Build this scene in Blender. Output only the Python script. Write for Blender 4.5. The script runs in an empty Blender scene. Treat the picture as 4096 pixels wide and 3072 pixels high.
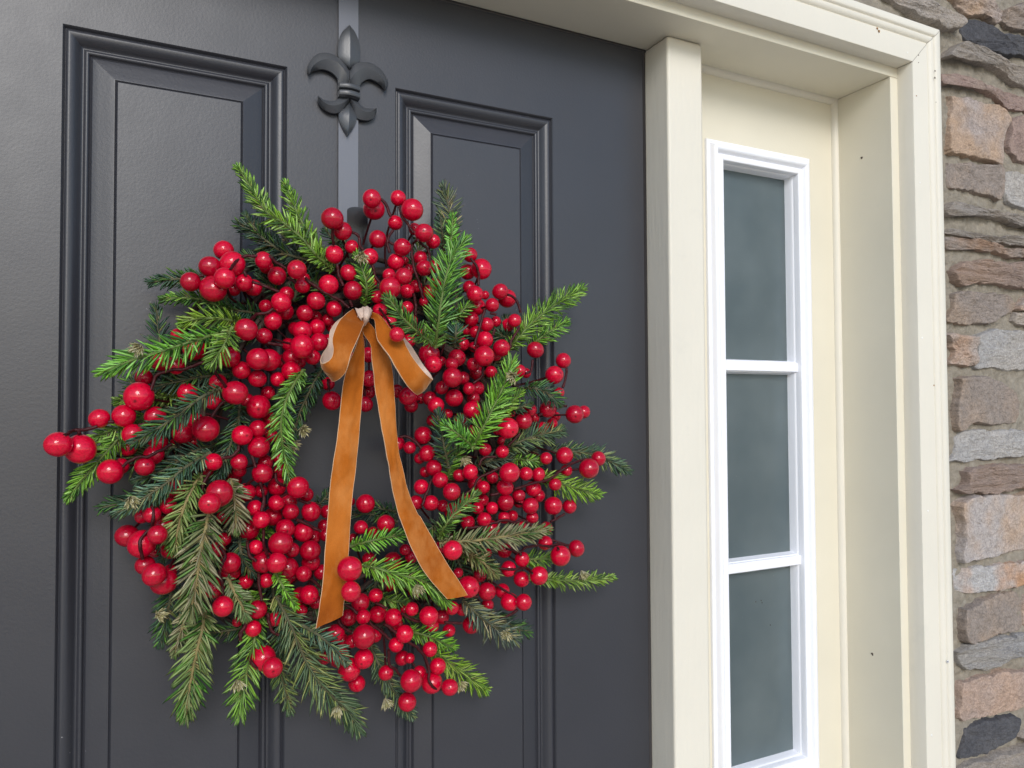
import bpy, math, random
from mathutils import Vector, Matrix, noise
random.seed(7)

# ---------------------------------------------------------------- camera, sky, sun, exposure
SC = bpy.context.scene
COL = SC.collection
Z0 = 1.48                                   # the porch floor is z = 0; door coordinates are measured from eye level
F_PX, YAW, PITCH, ROLL = 3017.36, math.radians(26.7546), math.radians(1.7017), math.radians(-0.2714)
CAM = Vector((-0.2279, -0.9083, 0.0204))
_f = Vector((math.sin(YAW)*math.cos(PITCH), math.cos(YAW)*math.cos(PITCH), math.sin(PITCH)))
_r = Vector((math.cos(YAW), -math.sin(YAW), 0)); _u = _r.cross(_f)
FWD = _f; RIGHT = _r*math.cos(ROLL)+_u*math.sin(ROLL); UP = -_r*math.sin(ROLL)+_u*math.cos(ROLL)
cd = bpy.data.cameras.new('camera'); cam = bpy.data.objects.new('camera', cd); COL.objects.link(cam)
cd.sensor_width = 36; cd.lens = F_PX/4096*36; cd.clip_start = 0.02; cd.clip_end = 2000
cam.matrix_world = Matrix(((RIGHT.x, UP.x, -FWD.x, CAM.x), (RIGHT.y, UP.y, -FWD.y, CAM.y), (RIGHT.z, UP.z, -FWD.z, CAM.z+Z0), (0, 0, 0, 1)))
SC.camera = cam

SUN_EL, SUN_AZ = math.radians(28), math.radians(194)      # azimuth clockwise from +Y: behind the viewer, a little to the left
w = bpy.data.worlds.new('World'); SC.world = w; w.use_nodes = True
wt = w.node_tree; wt.nodes.clear()
sky = wt.nodes.new('ShaderNodeTexSky'); sky.sky_type = 'NISHITA'; sky.sun_disc = False
sky.sun_elevation = SUN_EL; sky.sun_rotation = SUN_AZ; sky.air_density = 1.0; sky.dust_density = 0.65; sky.ozone_density = 1.0
bg = wt.nodes.new('ShaderNodeBackground'); bg.inputs['Strength'].default_value = 0.125
wo = wt.nodes.new('ShaderNodeOutputWorld')
wt.links.new(sky.outputs['Color'], bg.inputs['Color']); wt.links.new(bg.outputs['Background'], wo.inputs['Surface'])
sl = bpy.data.lights.new('sun', 'SUN'); sl.energy = 1.3; sl.angle = math.radians(22); sl.color = (1.0, 0.975, 0.945)
sun = bpy.data.objects.new('sun', sl); COL.objects.link(sun)
sd = Vector((math.sin(SUN_AZ)*math.cos(SUN_EL), math.cos(SUN_AZ)*math.cos(SUN_EL), math.sin(SUN_EL)))
sun.rotation_euler = sd.to_track_quat('Z', 'Y').to_euler()
sun.location = (0, -3, 6)
SC.view_settings.view_transform = 'Standard'; SC.view_settings.look = 'None'
SC.view_settings.exposure = 0.56; SC.view_settings.gamma = 1.0

# ---------------------------------------------------------------- measuring helpers
def ray(x, y): return FWD*F_PX + RIGHT*(x-2048) - UP*(y-1536)
def at(x, y, Y):                            # photograph point on the plane at depth Y in front of / behind the door face
    d = ray(x, y); p = CAM + d*((Y-CAM.y)/d.y); p.z += Z0; return p
def W(X, Y, Z): return Vector((X, Y, Z+Z0))
def smooth(pts, n):                         # Catmull-Rom resampling of a polyline to n points, even in arc length
    P = [Vector(p) for p in pts]
    if len(P) == 2: return [P[0].lerp(P[1], i/(n-1)) for i in range(n)]
    E = [P[0]*2-P[1]] + P + [P[-1]*2-P[-2]]; out = []
    for i in range(1, len(E)-2):
        for k in range(12):
            t = k/12; a, b, c, d = E[i-1], E[i], E[i+1], E[i+2]
            out.append(0.5*((2*b)+(c-a)*t+(2*a-5*b+4*c-d)*t*t+(3*b-a-3*c+d)*t**3))
    out.append(P[-1].copy())
    L = [0]
    for a, b in zip(out, out[1:]): L.append(L[-1]+(b-a).length)
    res = []; j = 0
    for i in range(n):
        s = L[-1]*i/(n-1)
        while j < len(L)-2 and L[j+1] < s: j += 1
        seg = L[j+1]-L[j]; res.append(out[j].lerp(out[j+1], (s-L[j])/seg if seg > 1e-9 else 0))
    return res

# ---------------------------------------------------------------- object helpers
class MB:
    def __init__(s): s.v = []; s.f = []; s.c = None
    def add(s, V, Fc):
        o = len(s.v); s.v += [tuple(p) for p in V]; s.f += [tuple(i+o for i in f) for f in Fc]; return o
    def box(s, a, b):
        (x0, y0, z0), (x1, y1, z1) = a, b
        s.add([(x0,y0,z0),(x1,y0,z0),(x1,y1,z0),(x0,y1,z0),(x0,y0,z1),(x1,y0,z1),(x1,y1,z1),(x0,y1,z1)],
              [(3,2,1,0),(4,5,6,7),(0,1,5,4),(1,2,6,5),(2,3,7,6),(3,0,4,7)])
    def grid(s, rows, closed_u=False, closed_v=False):
        n, m = len(rows), len(rows[0]); o = len(s.v)
        for r in rows: s.v += [tuple(p) for p in r]
        for i in range(n if closed_v else n-1):
            for j in range(m if closed_u else m-1):
                i2, j2 = (i+1) % n, (j+1) % m
                s.f.append((o+i*m+j, o+i*m+j2, o+i2*m+j2, o+i2*m+j))
        return o
    def tube(s, pts, rad, k=8, caps=True):
        P = [Vector(p) for p in pts]; n = len(P); rows = []
        up = Vector((0.13, -1, 0.21)).normalized()
        for i, p in enumerate(P):
            t = (P[min(i+1, n-1)]-P[max(i-1, 0)])
            t = t.normalized() if t.length > 1e-9 else Vector((0, 0, 1))
            a = t.cross(up)
            if a.length < 1e-4: a = t.cross(Vector((1, 0, 0)))
            a.normalize(); b = t.cross(a); r = rad[i] if isinstance(rad, (list, tuple)) else rad
            rows.append([p+(a*math.cos(q*math.tau/k)+b*math.sin(q*math.tau/k))*r for q in range(k)])
        o = s.grid(rows, closed_u=True)
        if caps:
            s.f.append(tuple(o+q for q in range(k))); s.f.append(tuple(o+(n-1)*k+q for q in reversed(range(k))))
    def build(s, name, mat, parent=None, flat=False, angle=None, bevel=0):
        me = bpy.data.meshes.new(name); me.from_pydata(s.v, [], s.f); me.update()
        if s.c:
            a = me.color_attributes.new('col', 'FLOAT_COLOR', 'POINT')
            for i, c in enumerate(s.c): a.data[i].color = (c[0], c[1], c[2], 1)
        if not flat: me.shade_smooth()
        if angle is not None and not flat: me.set_sharp_from_angle(angle=math.radians(angle))
        me.materials.append(mat); o = bpy.data.objects.new(name, me); COL.objects.link(o)
        if parent: o.parent = parent
        if bevel:
            b = o.modifiers.new('bevel', 'BEVEL'); b.width = bevel; b.segments = 2; b.limit_method = 'ANGLE'; b.angle_limit = math.radians(40)
            me.shade_smooth(); me.set_sharp_from_angle(angle=math.radians(35))
            b.harden_normals = True
        return o
def thing(name, label, cat, group=None):
    o = bpy.data.objects.new(name, None); COL.objects.link(o); o.empty_display_size = 0.05
    tag(o, label, cat, group); return o
def tag(o, label, cat, group=None, kind=None):
    if label: o['label'] = label
    if cat: o['category'] = cat
    if group: o['group'] = group
    if kind: o['kind'] = kind
    return o

# ---------------------------------------------------------------- materials
def new_mat(name):
    m = bpy.data.materials.new(name); m.use_nodes = True; nt = m.node_tree; b = nt.nodes['Principled BSDF']; return m, nt, b
def N(nt, t, **kw):
    n = nt.nodes.new(t)
    for k, v in kw.items():
        if k in n.inputs: n.inputs[k].default_value = v
        else: setattr(n, k, v)
    return n
def ramp(nt, stops):
    r = nt.nodes.new('ShaderNodeValToRGB'); e = r.color_ramp.elements
    while len(e) < len(stops): e.new(0.5)
    for k, (p, c) in zip(e, stops): k.position = p; k.color = (c[0], c[1], c[2], 1) if isinstance(c, (tuple, list)) else (c, c, c, 1)
    return r
def mix(nt, fac, a, b, mode='MIX'):
    m = nt.nodes.new('ShaderNodeMix'); m.data_type = 'RGBA'; m.blend_type = mode
    for sock, val in ((m.inputs[0], fac), (m.inputs[6], a), (m.inputs[7], b)):
        if hasattr(val, 'links') or hasattr(val, 'is_linked'): nt.links.new(val, sock)
        elif isinstance(val, (tuple, list)): sock.default_value = (val[0], val[1], val[2], 1)
        else: sock.default_value = val
    return m.outputs[2]
def noise_tex(nt, scale, detail=4, rough=0.55, vec=None, stretch=None):
    n = N(nt, 'ShaderNodeTexNoise'); n.inputs['Scale'].default_value = scale; n.inputs['Detail'].default_value = detail; n.inputs['Roughness'].default_value = rough
    tc = nt.nodes.new('ShaderNodeNewGeometry') if vec is None else None
    src = tc.outputs['Position'] if vec is None else vec
    if stretch:
        mp = nt.nodes.new('ShaderNodeMapping'); mp.inputs['Scale'].default_value = stretch; nt.links.new(src, mp.inputs['Vector']); src = mp.outputs['Vector']
    nt.links.new(src, n.inputs['Vector']); return n.outputs['Fac']
def bump(nt, b, h, strength, dist, prev=None):
    n = nt.nodes.new('ShaderNodeBump'); n.inputs['Strength'].default_value = strength; n.inputs['Distance'].default_value = dist
    nt.links.new(h, n.inputs['Height'])
    if prev is not None: nt.links.new(prev, n.inputs['Normal'])
    nt.links.new(n.outputs['Normal'], b.inputs['Normal']); return n.outputs['Normal']

def paint(name, col, rough, var=0.06, peel=(420, 0.10, 0.0006), spec=0.5, dirt=None, grain=None):
    m, nt, b = new_mat(name); b.inputs['Roughness'].default_value = rough; b.inputs['Specular IOR Level'].default_value = spec
    n = noise_tex(nt, 7, 3); r = ramp(nt, [(0.3, tuple(c*(1-var) for c in col)), (0.7, tuple(min(1, c*(1+var)) for c in col))]); nt.links.new(n, r.inputs['Fac'])
    out = r.outputs['Color']
    if dirt:
        d = noise_tex(nt, dirt[0], 6, 0.7); dr = ramp(nt, [(dirt[1], 0.0), (min(1, dirt[1]+0.12), 1.0)]); nt.links.new(d, dr.inputs['Fac'])
        mm = nt.nodes.new('ShaderNodeMath'); mm.operation = 'MULTIPLY'; mm.inputs[1].default_value = dirt[3]; nt.links.new(dr.outputs['Color'], mm.inputs[0])
        out = mix(nt, mm.outputs[0], out, dirt[2])
    nt.links.new(out, b.inputs['Base Color'])
    rr = noise_tex(nt, 23, 4); rm = nt.nodes.new('ShaderNodeMapRange'); rm.inputs['To Min'].default_value = rough*0.88; rm.inputs['To Max'].default_value = min(1, rough*1.14)
    nt.links.new(rr, rm.inputs['Value']); nt.links.new(rm.outputs['Result'], b.inputs['Roughness'])
    h = noise_tex(nt, peel[0], 3, 0.6); nm = bump(nt, b, h, peel[1], peel[2])
    h2 = noise_tex(nt, 9, 2); nm = bump(nt, b, h2, 0.12, 0.004, nm)
    if grain: h3 = noise_tex(nt, 60, 4, 0.6, stretch=grain); bump(nt, b, h3, 0.45, 0.0010, nm)
    return m
M = {}
M['door'] = paint('door_paint', (0.028, 0.029, 0.037), 0.42, 0.05, (300, 0.15, 0.0010), 0.68)
# small pale scuffs with a shape of their own on the door paint
nt = M['door'].node_tree; b = nt.nodes['Principled BSDF']; src = b.inputs['Base Color'].links[0].from_socket
s1 = noise_tex(nt, 260, 3, 0.7); s1r = ramp(nt, [(0.70, 0.0), (0.72, 1.0)]); nt.links.new(s1, s1r.inputs['Fac'])
s2 = noise_tex(nt, 9, 2); s2r = ramp(nt, [(0.60, 0.0), (0.68, 1.0)]); nt.links.new(s2, s2r.inputs['Fac'])
mm = nt.nodes.new('ShaderNodeMath'); mm.operation = 'MULTIPLY'; nt.links.new(s1r.outputs['Color'], mm.inputs[0]); nt.links.new(s2r.outputs['Color'], mm.inputs[1])
nt.links.new(mix(nt, mm.outputs[0], src, (0.30, 0.30, 0.31)), b.inputs['Base Color'])
M['cream'] = paint('cream_paint', (0.705, 0.66, 0.54), 0.48, 0.025, (300, 0.22, 0.0010), 0.4, dirt=(14, 0.66, (0.55, 0.52, 0.44), 0.25))
M['cream_wood'] = paint('cream_brushed_paint', (0.72, 0.68, 0.585), 0.5, 0.025, (260, 0.20, 0.0010), 0.4, dirt=(11, 0.62, (0.56, 0.54, 0.47), 0.25), grain=(3, 3, 0.25))
M['white'] = paint('white_paint', (0.84, 0.85, 0.895), 0.38, 0.02, (200, 0.12, 0.0008), 0.5, grain=(3, 3, 0.2))
M['gasket'] = paint('dark_brown_gasket', (0.035, 0.032, 0.034), 0.38, 0.1)
M['strap'] = paint('slate_strap', (0.105, 0.112, 0.138), 0.40, 0.03, (380, 0.06, 0.0006), 0.9)
M['hook'] = paint('black_hook_metal', (0.010, 0.010, 0.011), 0.30, 0.1, (300, 0.1, 0.0006), 0.6)
M['iron'] = paint('slate_cast_metal', (0.062, 0.066, 0.074), 0.36, 0.08, (300, 0.15, 0.0008), 0.6)
M['hole'] = paint('dark_hole', (0.085, 0.065, 0.05), 0.9)
M['rust'] = paint('rusty_speck', (0.30, 0.15, 0.05), 0.8)
M['chip'] = paint('white_chip', (0.82, 0.80, 0.76), 0.6)

def glass():
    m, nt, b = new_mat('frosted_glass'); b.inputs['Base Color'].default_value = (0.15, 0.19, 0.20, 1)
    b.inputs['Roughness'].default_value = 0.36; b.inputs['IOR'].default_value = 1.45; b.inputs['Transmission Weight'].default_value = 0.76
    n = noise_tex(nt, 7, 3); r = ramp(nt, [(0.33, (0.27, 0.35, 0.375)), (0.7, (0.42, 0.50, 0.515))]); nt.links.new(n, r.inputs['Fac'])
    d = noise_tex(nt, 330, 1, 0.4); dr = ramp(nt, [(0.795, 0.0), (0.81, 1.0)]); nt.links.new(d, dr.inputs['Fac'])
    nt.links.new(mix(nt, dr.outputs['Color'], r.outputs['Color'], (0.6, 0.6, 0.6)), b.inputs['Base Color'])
    bump(nt, b, noise_tex(nt, 800, 2), 0.15, 0.0004); return m
M['glass'] = glass()

def berry_mat(name='berry_lacquer', k=1.0):
    m, nt, b = new_mat(name); tc = nt.nodes.new('ShaderNodeTexCoord'); oi = nt.nodes.new('ShaderNodeObjectInfo')
    off = nt.nodes.new('ShaderNodeVectorMath'); off.operation = 'MULTIPLY_ADD'
    cx = nt.nodes.new('ShaderNodeCombineXYZ')
    for k in range(3): nt.links.new(oi.outputs['Random'], cx.inputs[k])
    nt.links.new(cx.outputs[0], off.inputs[0]); off.inputs[1].default_value = (37, 71, 53); sc_ = nt.nodes.new('ShaderNodeVectorMath'); sc_.operation = 'SCALE'; sc_.inputs['Scale'].default_value = k; nt.links.new(tc.outputs['Object'], sc_.inputs[0]); nt.links.new(sc_.outputs[0], off.inputs[2])
    v = off.outputs[0]
    n = noise_tex(nt, 2.6, 5, 0.65, v)
    r = ramp(nt, [(0.28, (0.38, 0.0005, 0.014)), (0.5, (0.60, 0.001, 0.028)), (0.75, (0.70, 0.002, 0.036))]); nt.links.new(n, r.inputs['Fac'])
    hs = nt.nodes.new('ShaderNodeHueSaturation'); nt.links.new(r.outputs['Color'], hs.inputs['Color'])
    mr = nt.nodes.new('ShaderNodeMapRange'); mr.inputs['To Min'].default_value = 0.62; mr.inputs['To Max'].default_value = 1.04
    nt.links.new(oi.outputs['Random'], mr.inputs['Value']); nt.links.new(mr.outputs['Result'], hs.inputs['Value'])
    sp = noise_tex(nt, 16, 2, 0.5, v); sr = ramp(nt, [(0.66, 0.0), (0.71, 1.0)]); nt.links.new(sp, sr.inputs['Fac'])
    sm = nt.nodes.new('ShaderNodeMath'); sm.operation = 'MULTIPLY'; sm.inputs[1].default_value = 0.7; nt.links.new(sr.outputs['Color'], sm.inputs[0])
    ca = nt.nodes.new('ShaderNodeVertexColor'); ca.layer_name = 'col'
    c = mix(nt, sm.outputs[0], hs.outputs['Color'], (0.14, 0.0, 0.006))
    nt.links.new(mix(nt, 1.0, c, ca.outputs['Color'], 'MULTIPLY'), b.inputs['Base Color'])
    b.inputs['Roughness'].default_value = 0.30; b.inputs['Coat Weight'].default_value = 1.0; b.inputs['Coat Roughness'].default_value = 0.07
    b.inputs['Specular IOR Level'].default_value = 0.08; b.inputs['Coat IOR'].default_value = 1.45
    h = noise_tex(nt, 5.5, 4, 0.6, v); nm = bump(nt, b, h, 0.25, 0.00022)
    vo = nt.nodes.new('ShaderNodeTexVoronoi'); vo.feature = 'DISTANCE_TO_EDGE'; vo.inputs['Scale'].default_value = 3.2; nt.links.new(v, vo.inputs['Vector'])
    vr = ramp(nt, [(0.0, 0.0), (0.03, 1.0)]); nt.links.new(vo.outputs['Distance'], vr.inputs['Fac'])
    nm = bump(nt, b, vr.outputs['Color'], 0.10, 0.00010, nm)
    cr = nt.nodes.new('ShaderNodeMapRange'); cr.inputs['To Min'].default_value = 0.04; cr.inputs['To Max'].default_value = 0.13; cm = nt.nodes.new('ShaderNodeMath'); cm.operation = 'FRACT'; cmm = nt.nodes.new('ShaderNodeMath'); cmm.operation = 'MULTIPLY'; cmm.inputs[1].default_value = 13.7
    nt.links.new(oi.outputs['Random'], cmm.inputs[0]); nt.links.new(cmm.outputs[0], cm.inputs[0]); nt.links.new(cm.outputs[0], cr.inputs['Value']); nt.links.new(cr.outputs['Result'], b.inputs['Coat Roughness'])
    nt.links.new(nm, b.inputs['Coat Normal']); return m
M['berry'] = berry_mat(); M['berry_mass'] = berry_mat('berry_lacquer_small', 80.0)

def vcol_mat(name, rough, sss=0.0, bumpy=0):
    m, nt, b = new_mat(name); ca = nt.nodes.new('ShaderNodeVertexColor'); ca.layer_name = 'col'
    nt.links.new(ca.outputs['Color'], b.inputs['Base Color']); b.inputs['Roughness'].default_value = rough
    b.inputs['Specular IOR Level'].default_value = 0.35
    if sss: b.inputs['Sheen Weight'].default_value = sss
    if bumpy: bump(nt, b, noise_tex(nt, bumpy, 3), 0.3, 0.0008)
    return m
M['needle'] = vcol_mat('plastic_needle', 0.42)
def simple(name, col, rough, scale=90, var=0.3, bstr=0.4, bd=0.001):
    m, nt, b = new_mat(name); n = noise_tex(nt, scale, 4, 0.6)
    r = ramp(nt, [(0.25, tuple(c*(1-var) for c in col)), (0.75, tuple(min(1, c*(1+var)) for c in col))]); nt.links.new(n, r.inputs['Fac'])
    nt.links.new(r.outputs['Color'], b.inputs['Base Color']); b.inputs['Roughness'].default_value = rough
    bump(nt, b, noise_tex(nt, scale*2.2, 4, 0.65), bstr, bd); return m
M['twig'] = {'B': simple('green_twig', (0.10, 0.15, 0.03), 0.6), 'O': simple('tan_twig', (0.24, 0.19, 0.075), 0.7), 'D': simple('olive_twig', (0.075, 0.075, 0.035), 0.7)}
M['bud'] = vcol_mat('dry_bud', 0.7)
M['wire'] = simple('dark_red_wire', (0.050, 0.006, 0.008), 0.45, 160, 0.4, 0.9, 0.0008); M['wire'].node_tree.nodes['Principled BSDF'].inputs['Specular IOR Level'].default_value = 0.25
M['vine'] = simple('dark_vine', (0.045, 0.026, 0.018), 0.75, 120, 0.5, 0.8, 0.002)

def velvet():
    m, nt, b = new_mat('caramel_velvet'); uv = nt.nodes.new('ShaderNodeUVMap'); sx = nt.nodes.new('ShaderNodeSeparateXYZ'); nt.links.new(uv.outputs['UV'], sx.inputs[0])
    n = noise_tex(nt, 13, 4, 0.5); r = ramp(nt, [(0.32, (0.27, 0.066, 0.005)), (0.52, (0.385, 0.103, 0.008)), (0.74, (0.48, 0.150, 0.022))]); nt.links.new(n, r.inputs['Fac'])
    f = noise_tex(nt, 1500, 2, 0.6); fm = nt.nodes.new('ShaderNodeMapRange'); fm.inputs['To Min'].default_value = 0.78; fm.inputs['To Max'].default_value = 1.2; nt.links.new(f, fm.inputs['Value'])
    hs = nt.nodes.new('ShaderNodeHueSaturation'); nt.links.new(r.outputs['Color'], hs.inputs['Color']); nt.links.new(fm.outputs['Result'], hs.inputs['Value'])
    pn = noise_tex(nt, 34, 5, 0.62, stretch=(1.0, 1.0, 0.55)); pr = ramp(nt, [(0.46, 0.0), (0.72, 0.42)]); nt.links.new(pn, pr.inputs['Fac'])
    painted_sheen = mix(nt, pr.outputs['Color'], hs.outputs['Color'], (0.66, 0.300, 0.095))  # lighter noise patches paint the velvet's sheen highlights into the base colour
    e = nt.nodes.new('ShaderNodeMath'); e.operation = 'PINGPONG'; e.inputs[1].default_value = 0.5; nt.links.new(sx.outputs['X'], e.inputs[0])
    er = ramp(nt, [(0.008, 1.0), (0.020, 0.0)]); nt.links.new(e.outputs[0], er.inputs['Fac'])
    nt.links.new(mix(nt, er.outputs['Color'], painted_sheen, (0.66, 0.45, 0.29)), b.inputs['Base Color'])
    b.inputs['Roughness'].default_value = 0.85; b.inputs['Specular IOR Level'].default_value = 0.15
    b.inputs['Sheen Weight'].default_value = 1.0; b.inputs['Sheen Roughness'].default_value = 0.28; b.inputs['Sheen Tint'].default_value = (1.0, 0.72, 0.45, 1)
    bump(nt, b, f, 0.35, 0.0006, bump(nt, b, n, 0.25, 0.003)); return m
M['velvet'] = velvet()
M['satin'] = simple('pinkish_satin_back', (0.58, 0.43, 0.345), 0.5, 500, 0.06, 0.15, 0.0005)

# ================================================================ SETTING
def concrete(name, col, scale):
    m, nt, b = new_mat(name); n = noise_tex(nt, scale, 6, 0.65); r = ramp(nt, [(0.3, tuple(c*0.75 for c in col)), (0.7, tuple(c*1.2 for c in col))]); nt.links.new(n, r.inputs['Fac'])
    nt.links.new(r.outputs['Color'], b.inputs['Base Color']); b.inputs['Roughness'].default_value = 0.9; bump(nt, b, noise_tex(nt, scale*8, 4), 0.4, 0.004); return m
g = MB(); g.box((-400, -400, -0.32), (400, 400, -0.17)); tag(g.build('bounce_ground', concrete('bounce_ground_concrete', (0.46, 0.41, 0.34), 3), flat=True), None, None, kind='structure')  # unseen ground, made pale to bounce light up onto the soffit
g = MB(); g.box((-2.4, -2.6, -0.166), (2.6, 0.3, -0.02)); tag(g.build('porch_floor', concrete('porch_concrete', (0.56, 0.49, 0.40), 9), flat=True, bevel=0.01), None, None, kind='structure')
# room behind the sidelight, seen only as a dim blur through the frosted panes
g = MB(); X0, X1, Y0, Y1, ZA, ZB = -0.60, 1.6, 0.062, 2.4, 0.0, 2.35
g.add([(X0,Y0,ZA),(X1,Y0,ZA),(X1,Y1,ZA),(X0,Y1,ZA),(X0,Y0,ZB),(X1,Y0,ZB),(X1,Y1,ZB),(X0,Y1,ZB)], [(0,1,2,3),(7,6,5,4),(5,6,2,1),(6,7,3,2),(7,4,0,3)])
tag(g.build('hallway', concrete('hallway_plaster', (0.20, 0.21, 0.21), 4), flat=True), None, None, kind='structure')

# ================================================================ DOOR
door = thing('front_door', 'charcoal grey panelled front door behind the berry wreath', 'door')
door.location = (0, 0, 0)
DX, DT, DB = 0.4513, 0.5508, -1.475
PX = [(-0.2962, -0.0665), (0.0665, 0.2962)]; PZ = [(-0.66, 0.4246), (-1.32, -0.80)]
s = MB()
xs = [-DX, -0.2962, -0.0665, 0.0665, 0.2962, DX]; zs = [DB, -1.32, -0.80, -0.66, 0.4246, DT]
for i in range(5):
    for j in range(5):
        if i in (1, 3) and j in (1, 3): continue
        s.add([W(xs[i],0,zs[j]), W(xs[i+1],0,zs[j]), W(xs[i+1],0,zs[j+1]), W(xs[i],0,zs[j+1])], [(0,1,2,3)])
a = [W(-DX,0,DB), W(DX,0,DB), W(DX,0,DT), W(-DX,0,DT)]; c = [p+Vector((0,0.044,0)) for p in a]
s.add(a+c, [(1,0,4,5),(2,1,5,6),(3,2,6,7),(0,3,7,4),(5,4,7,6)])
s.build('slab', M['door'], door, flat=True)
prof = smooth([(0,0,0),(0.0012,0.0014,0),(0.0026,0.0042,0),(0.0040,0.0030,0),(0.0062,0.0022,0),(0.0105,0.0034,0),(0.0140,0.0065,0),(0.0168,0.0098,0),(0.0188,0.0106,0),(0.0202,0.0092,0),(0.0220,0.0080,0),(0.0240,0.0088,0),(0.0252,0.0112,0),(0.0262,0.0116,0),(0.0268,0.0104,0)], 46)
prof = [(p.x, p.y) for p in prof] + [(0.0280,0.0099),(0.034,0.0082),(0.042,0.0059),(0.0482,0.0041),(0.0490,0.0040),(0.0495,0.0048),(0.0500,0.0052),(0.0505,0.0046),(0.0511,0.0028),(0.0520,0.0022)]
def ring_panel(mb, x0, x1, z0, z1, prof, fill=True):
    for side in range(4):
        rows = []
        for (wv, y) in prof:
            A = W(x0+wv, y, z0+wv); B = W(x1-wv, y, z0+wv); C_ = W(x1-wv, y, z1-wv); D = W(x0+wv, y, z1-wv)
            rows.append([(A,B),(B,C_),(C_,D),(D,A)][side])
        mb.grid(rows)
    if fill:
        wv, y = prof[-1]; mb.add([W(x0+wv,y,z0+wv), W(x1-wv,y,z0+wv), W(x1-wv,y,z1-wv), W(x0+wv,y,z1-wv)], [(0,1,2,3)])
for (x0, x1) in PX:
    for (z0, z1) in PZ:
        mb = MB(); ring_panel(mb, x0, x1, z0, z1, prof); mb.build('raised_panel', M['door'], door, angle=60)
# lever handle and deadbolt on the latch side, left of the picture
k = MB(); k.tube([W(-0.385,0.0,-0.52), W(-0.385,-0.012,-0.52)], 0.030, 20); k.tube([W(-0.385,-0.010,-0.52), W(-0.385,-0.055,-0.52), W(-0.375,-0.060,-0.52), W(-0.28,-0.058,-0.522)], 0.009, 12); k.build('lever_handle', M['hook'], door, angle=50)

# ================================================================ CREAM FRAME
frame = thing('door_frame', 'cream painted wooden frame around the dark door and sidelight', 'door frame')
ZT = 0.5565
def part_box(name, a, b, mat, parent, bev=0.0015):
    mb = MB(); mb.box(W(*a), W(*b)); return mb.build(name, mat, parent, flat=True, bevel=bev)
part_box('mullion', (0.4585, -0.0510, -1.478), (0.5232, 0.050, ZT-0.0003), M['cream_wood'], frame, 0.0045)
part_box('head_jamb', (-0.4955, -0.1012, ZT), (0.9100, 0.056, 0.612), M['cream'], frame, 0.0012)
part_box('side_jamb', (0.8735, -0.1011, -1.478), (0.9100, 0.056, ZT-0.0003), M['cream'], frame, 0.0012)
part_box('side_jamb', (-0.4955, -0.1011, -1.478), (-0.4588, 0.056, ZT-0.0003), M['cream'], frame, 0.0012)
part_box('door_sill', (-0.4580, -0.085, -1.4785), (0.8730, 0.05, -1.4752), M['gasket'], frame, 0.001)
gk = MB(); gk.tube([W(0.4548, 0.0035, -1.47), W(0.4548, 0.0035, 0.5536), ], 0.0036, 10); gk.build('weatherstrip', M['gasket'], frame)
gk = MB(); gk.tube([W(-0.458, 0.0035, 0.5537), W(0.458, 0.0035, 0.5537)], 0.0034, 10); gk.build('weatherstrip', M['gasket'], frame)
gk = MB(); gk.tube([W(-0.4552, 0.0035, -1.47), W(-0.4552, 0.0035, 0.5536)], 0.0036, 10); gk.build('weatherstrip', M['gasket'], frame)
part_box('stop_backing', (0.4515, 0.008, -1.47), (0.4582, 0.046, ZT-0.001), M['gasket'], frame, 0)
part_box('stop_backing', (-0.4582, 0.008, -1.47), (-0.4515, 0.046, ZT-0.001), M['gasket'], frame, 0)
part_box('stop_backing', (-0.4512, 0.008, 0.5512), (0.4512, 0.046, ZT-0.0006), M['gasket'], frame, 0)
CY = -0.1288; CI, CZ, CL = 0.8906, 0.5726, -0.4760
cp = [(0.0, -0.099), (0.0, CY+0.0012), (0.0005, CY+0.0003), (0.0014, CY), (0.0365, CY), (0.0375, CY+0.0016), (0.0385, CY+0.0018), (0.0395, CY+0.0002), (0.0420, CY-0.0022), (0.0460, CY-0.0036), (0.0480, CY-0.0034), (0.0490, CY-0.0018), (0.0500, CY-0.0030), (0.0515, CY-0.0052), (0.0530, CY-0.0058), (0.0615, CY-0.0058), (0.0632, CY-0.0050), (0.0638, CY-0.0030), (0.0638, -0.095)]
rows = [[W(CI+wv, y, -1.478), W(CI+wv, y, CZ+wv-0.0002)] for wv, y in cp]; mb = MB(); mb.grid(rows); mb.build('casing', M['cream_wood'], frame, angle=40)
rows = [[W(CI+wv-0.0003, y, CZ+wv+0.0003), W(CL-wv+0.0003, y, CZ+wv+0.0003)] for wv, y in cp]; mb = MB(); mb.grid(rows); mb.build('head_casing', M['cream_wood'], frame, angle=40)
rows = [[W(CL-wv, y, CZ+wv-0.0002), W(CL-wv, y, -1.478)] for wv, y in cp]; mb = MB(); mb.grid(rows); mb.build('casing', M['cream_wood'], frame, angle=40)
def speck(name, x, y, Y, r, mat, nrm=(0, -1, 0), sx=1.0, sz=1.0):
    p = at(x, y, Y); n = Vector(nrm).normalized(); r *= 0.85; mb = MB(); a = n.orthogonal().normalized(); b2 = n.cross(a); k = 9
    rows = []
    for t, h in ((1.0, -0.15), (0.92, 0.16), (0.55, 0.26), (0.0, 0.30)):
        rows.append([p+(a*math.cos(q*math.tau/k)*sx+b2*math.sin(q*math.tau/k)*sz)*r*t*(1+0.25*math.sin(q*2.3+x))+n*r*h for q in range(k)])
    mb.grid(rows, closed_u=True); return mb.build(name, mat, frame)
T = lambda x, y: (3396+x*0.4821, y*0.4821)
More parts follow.
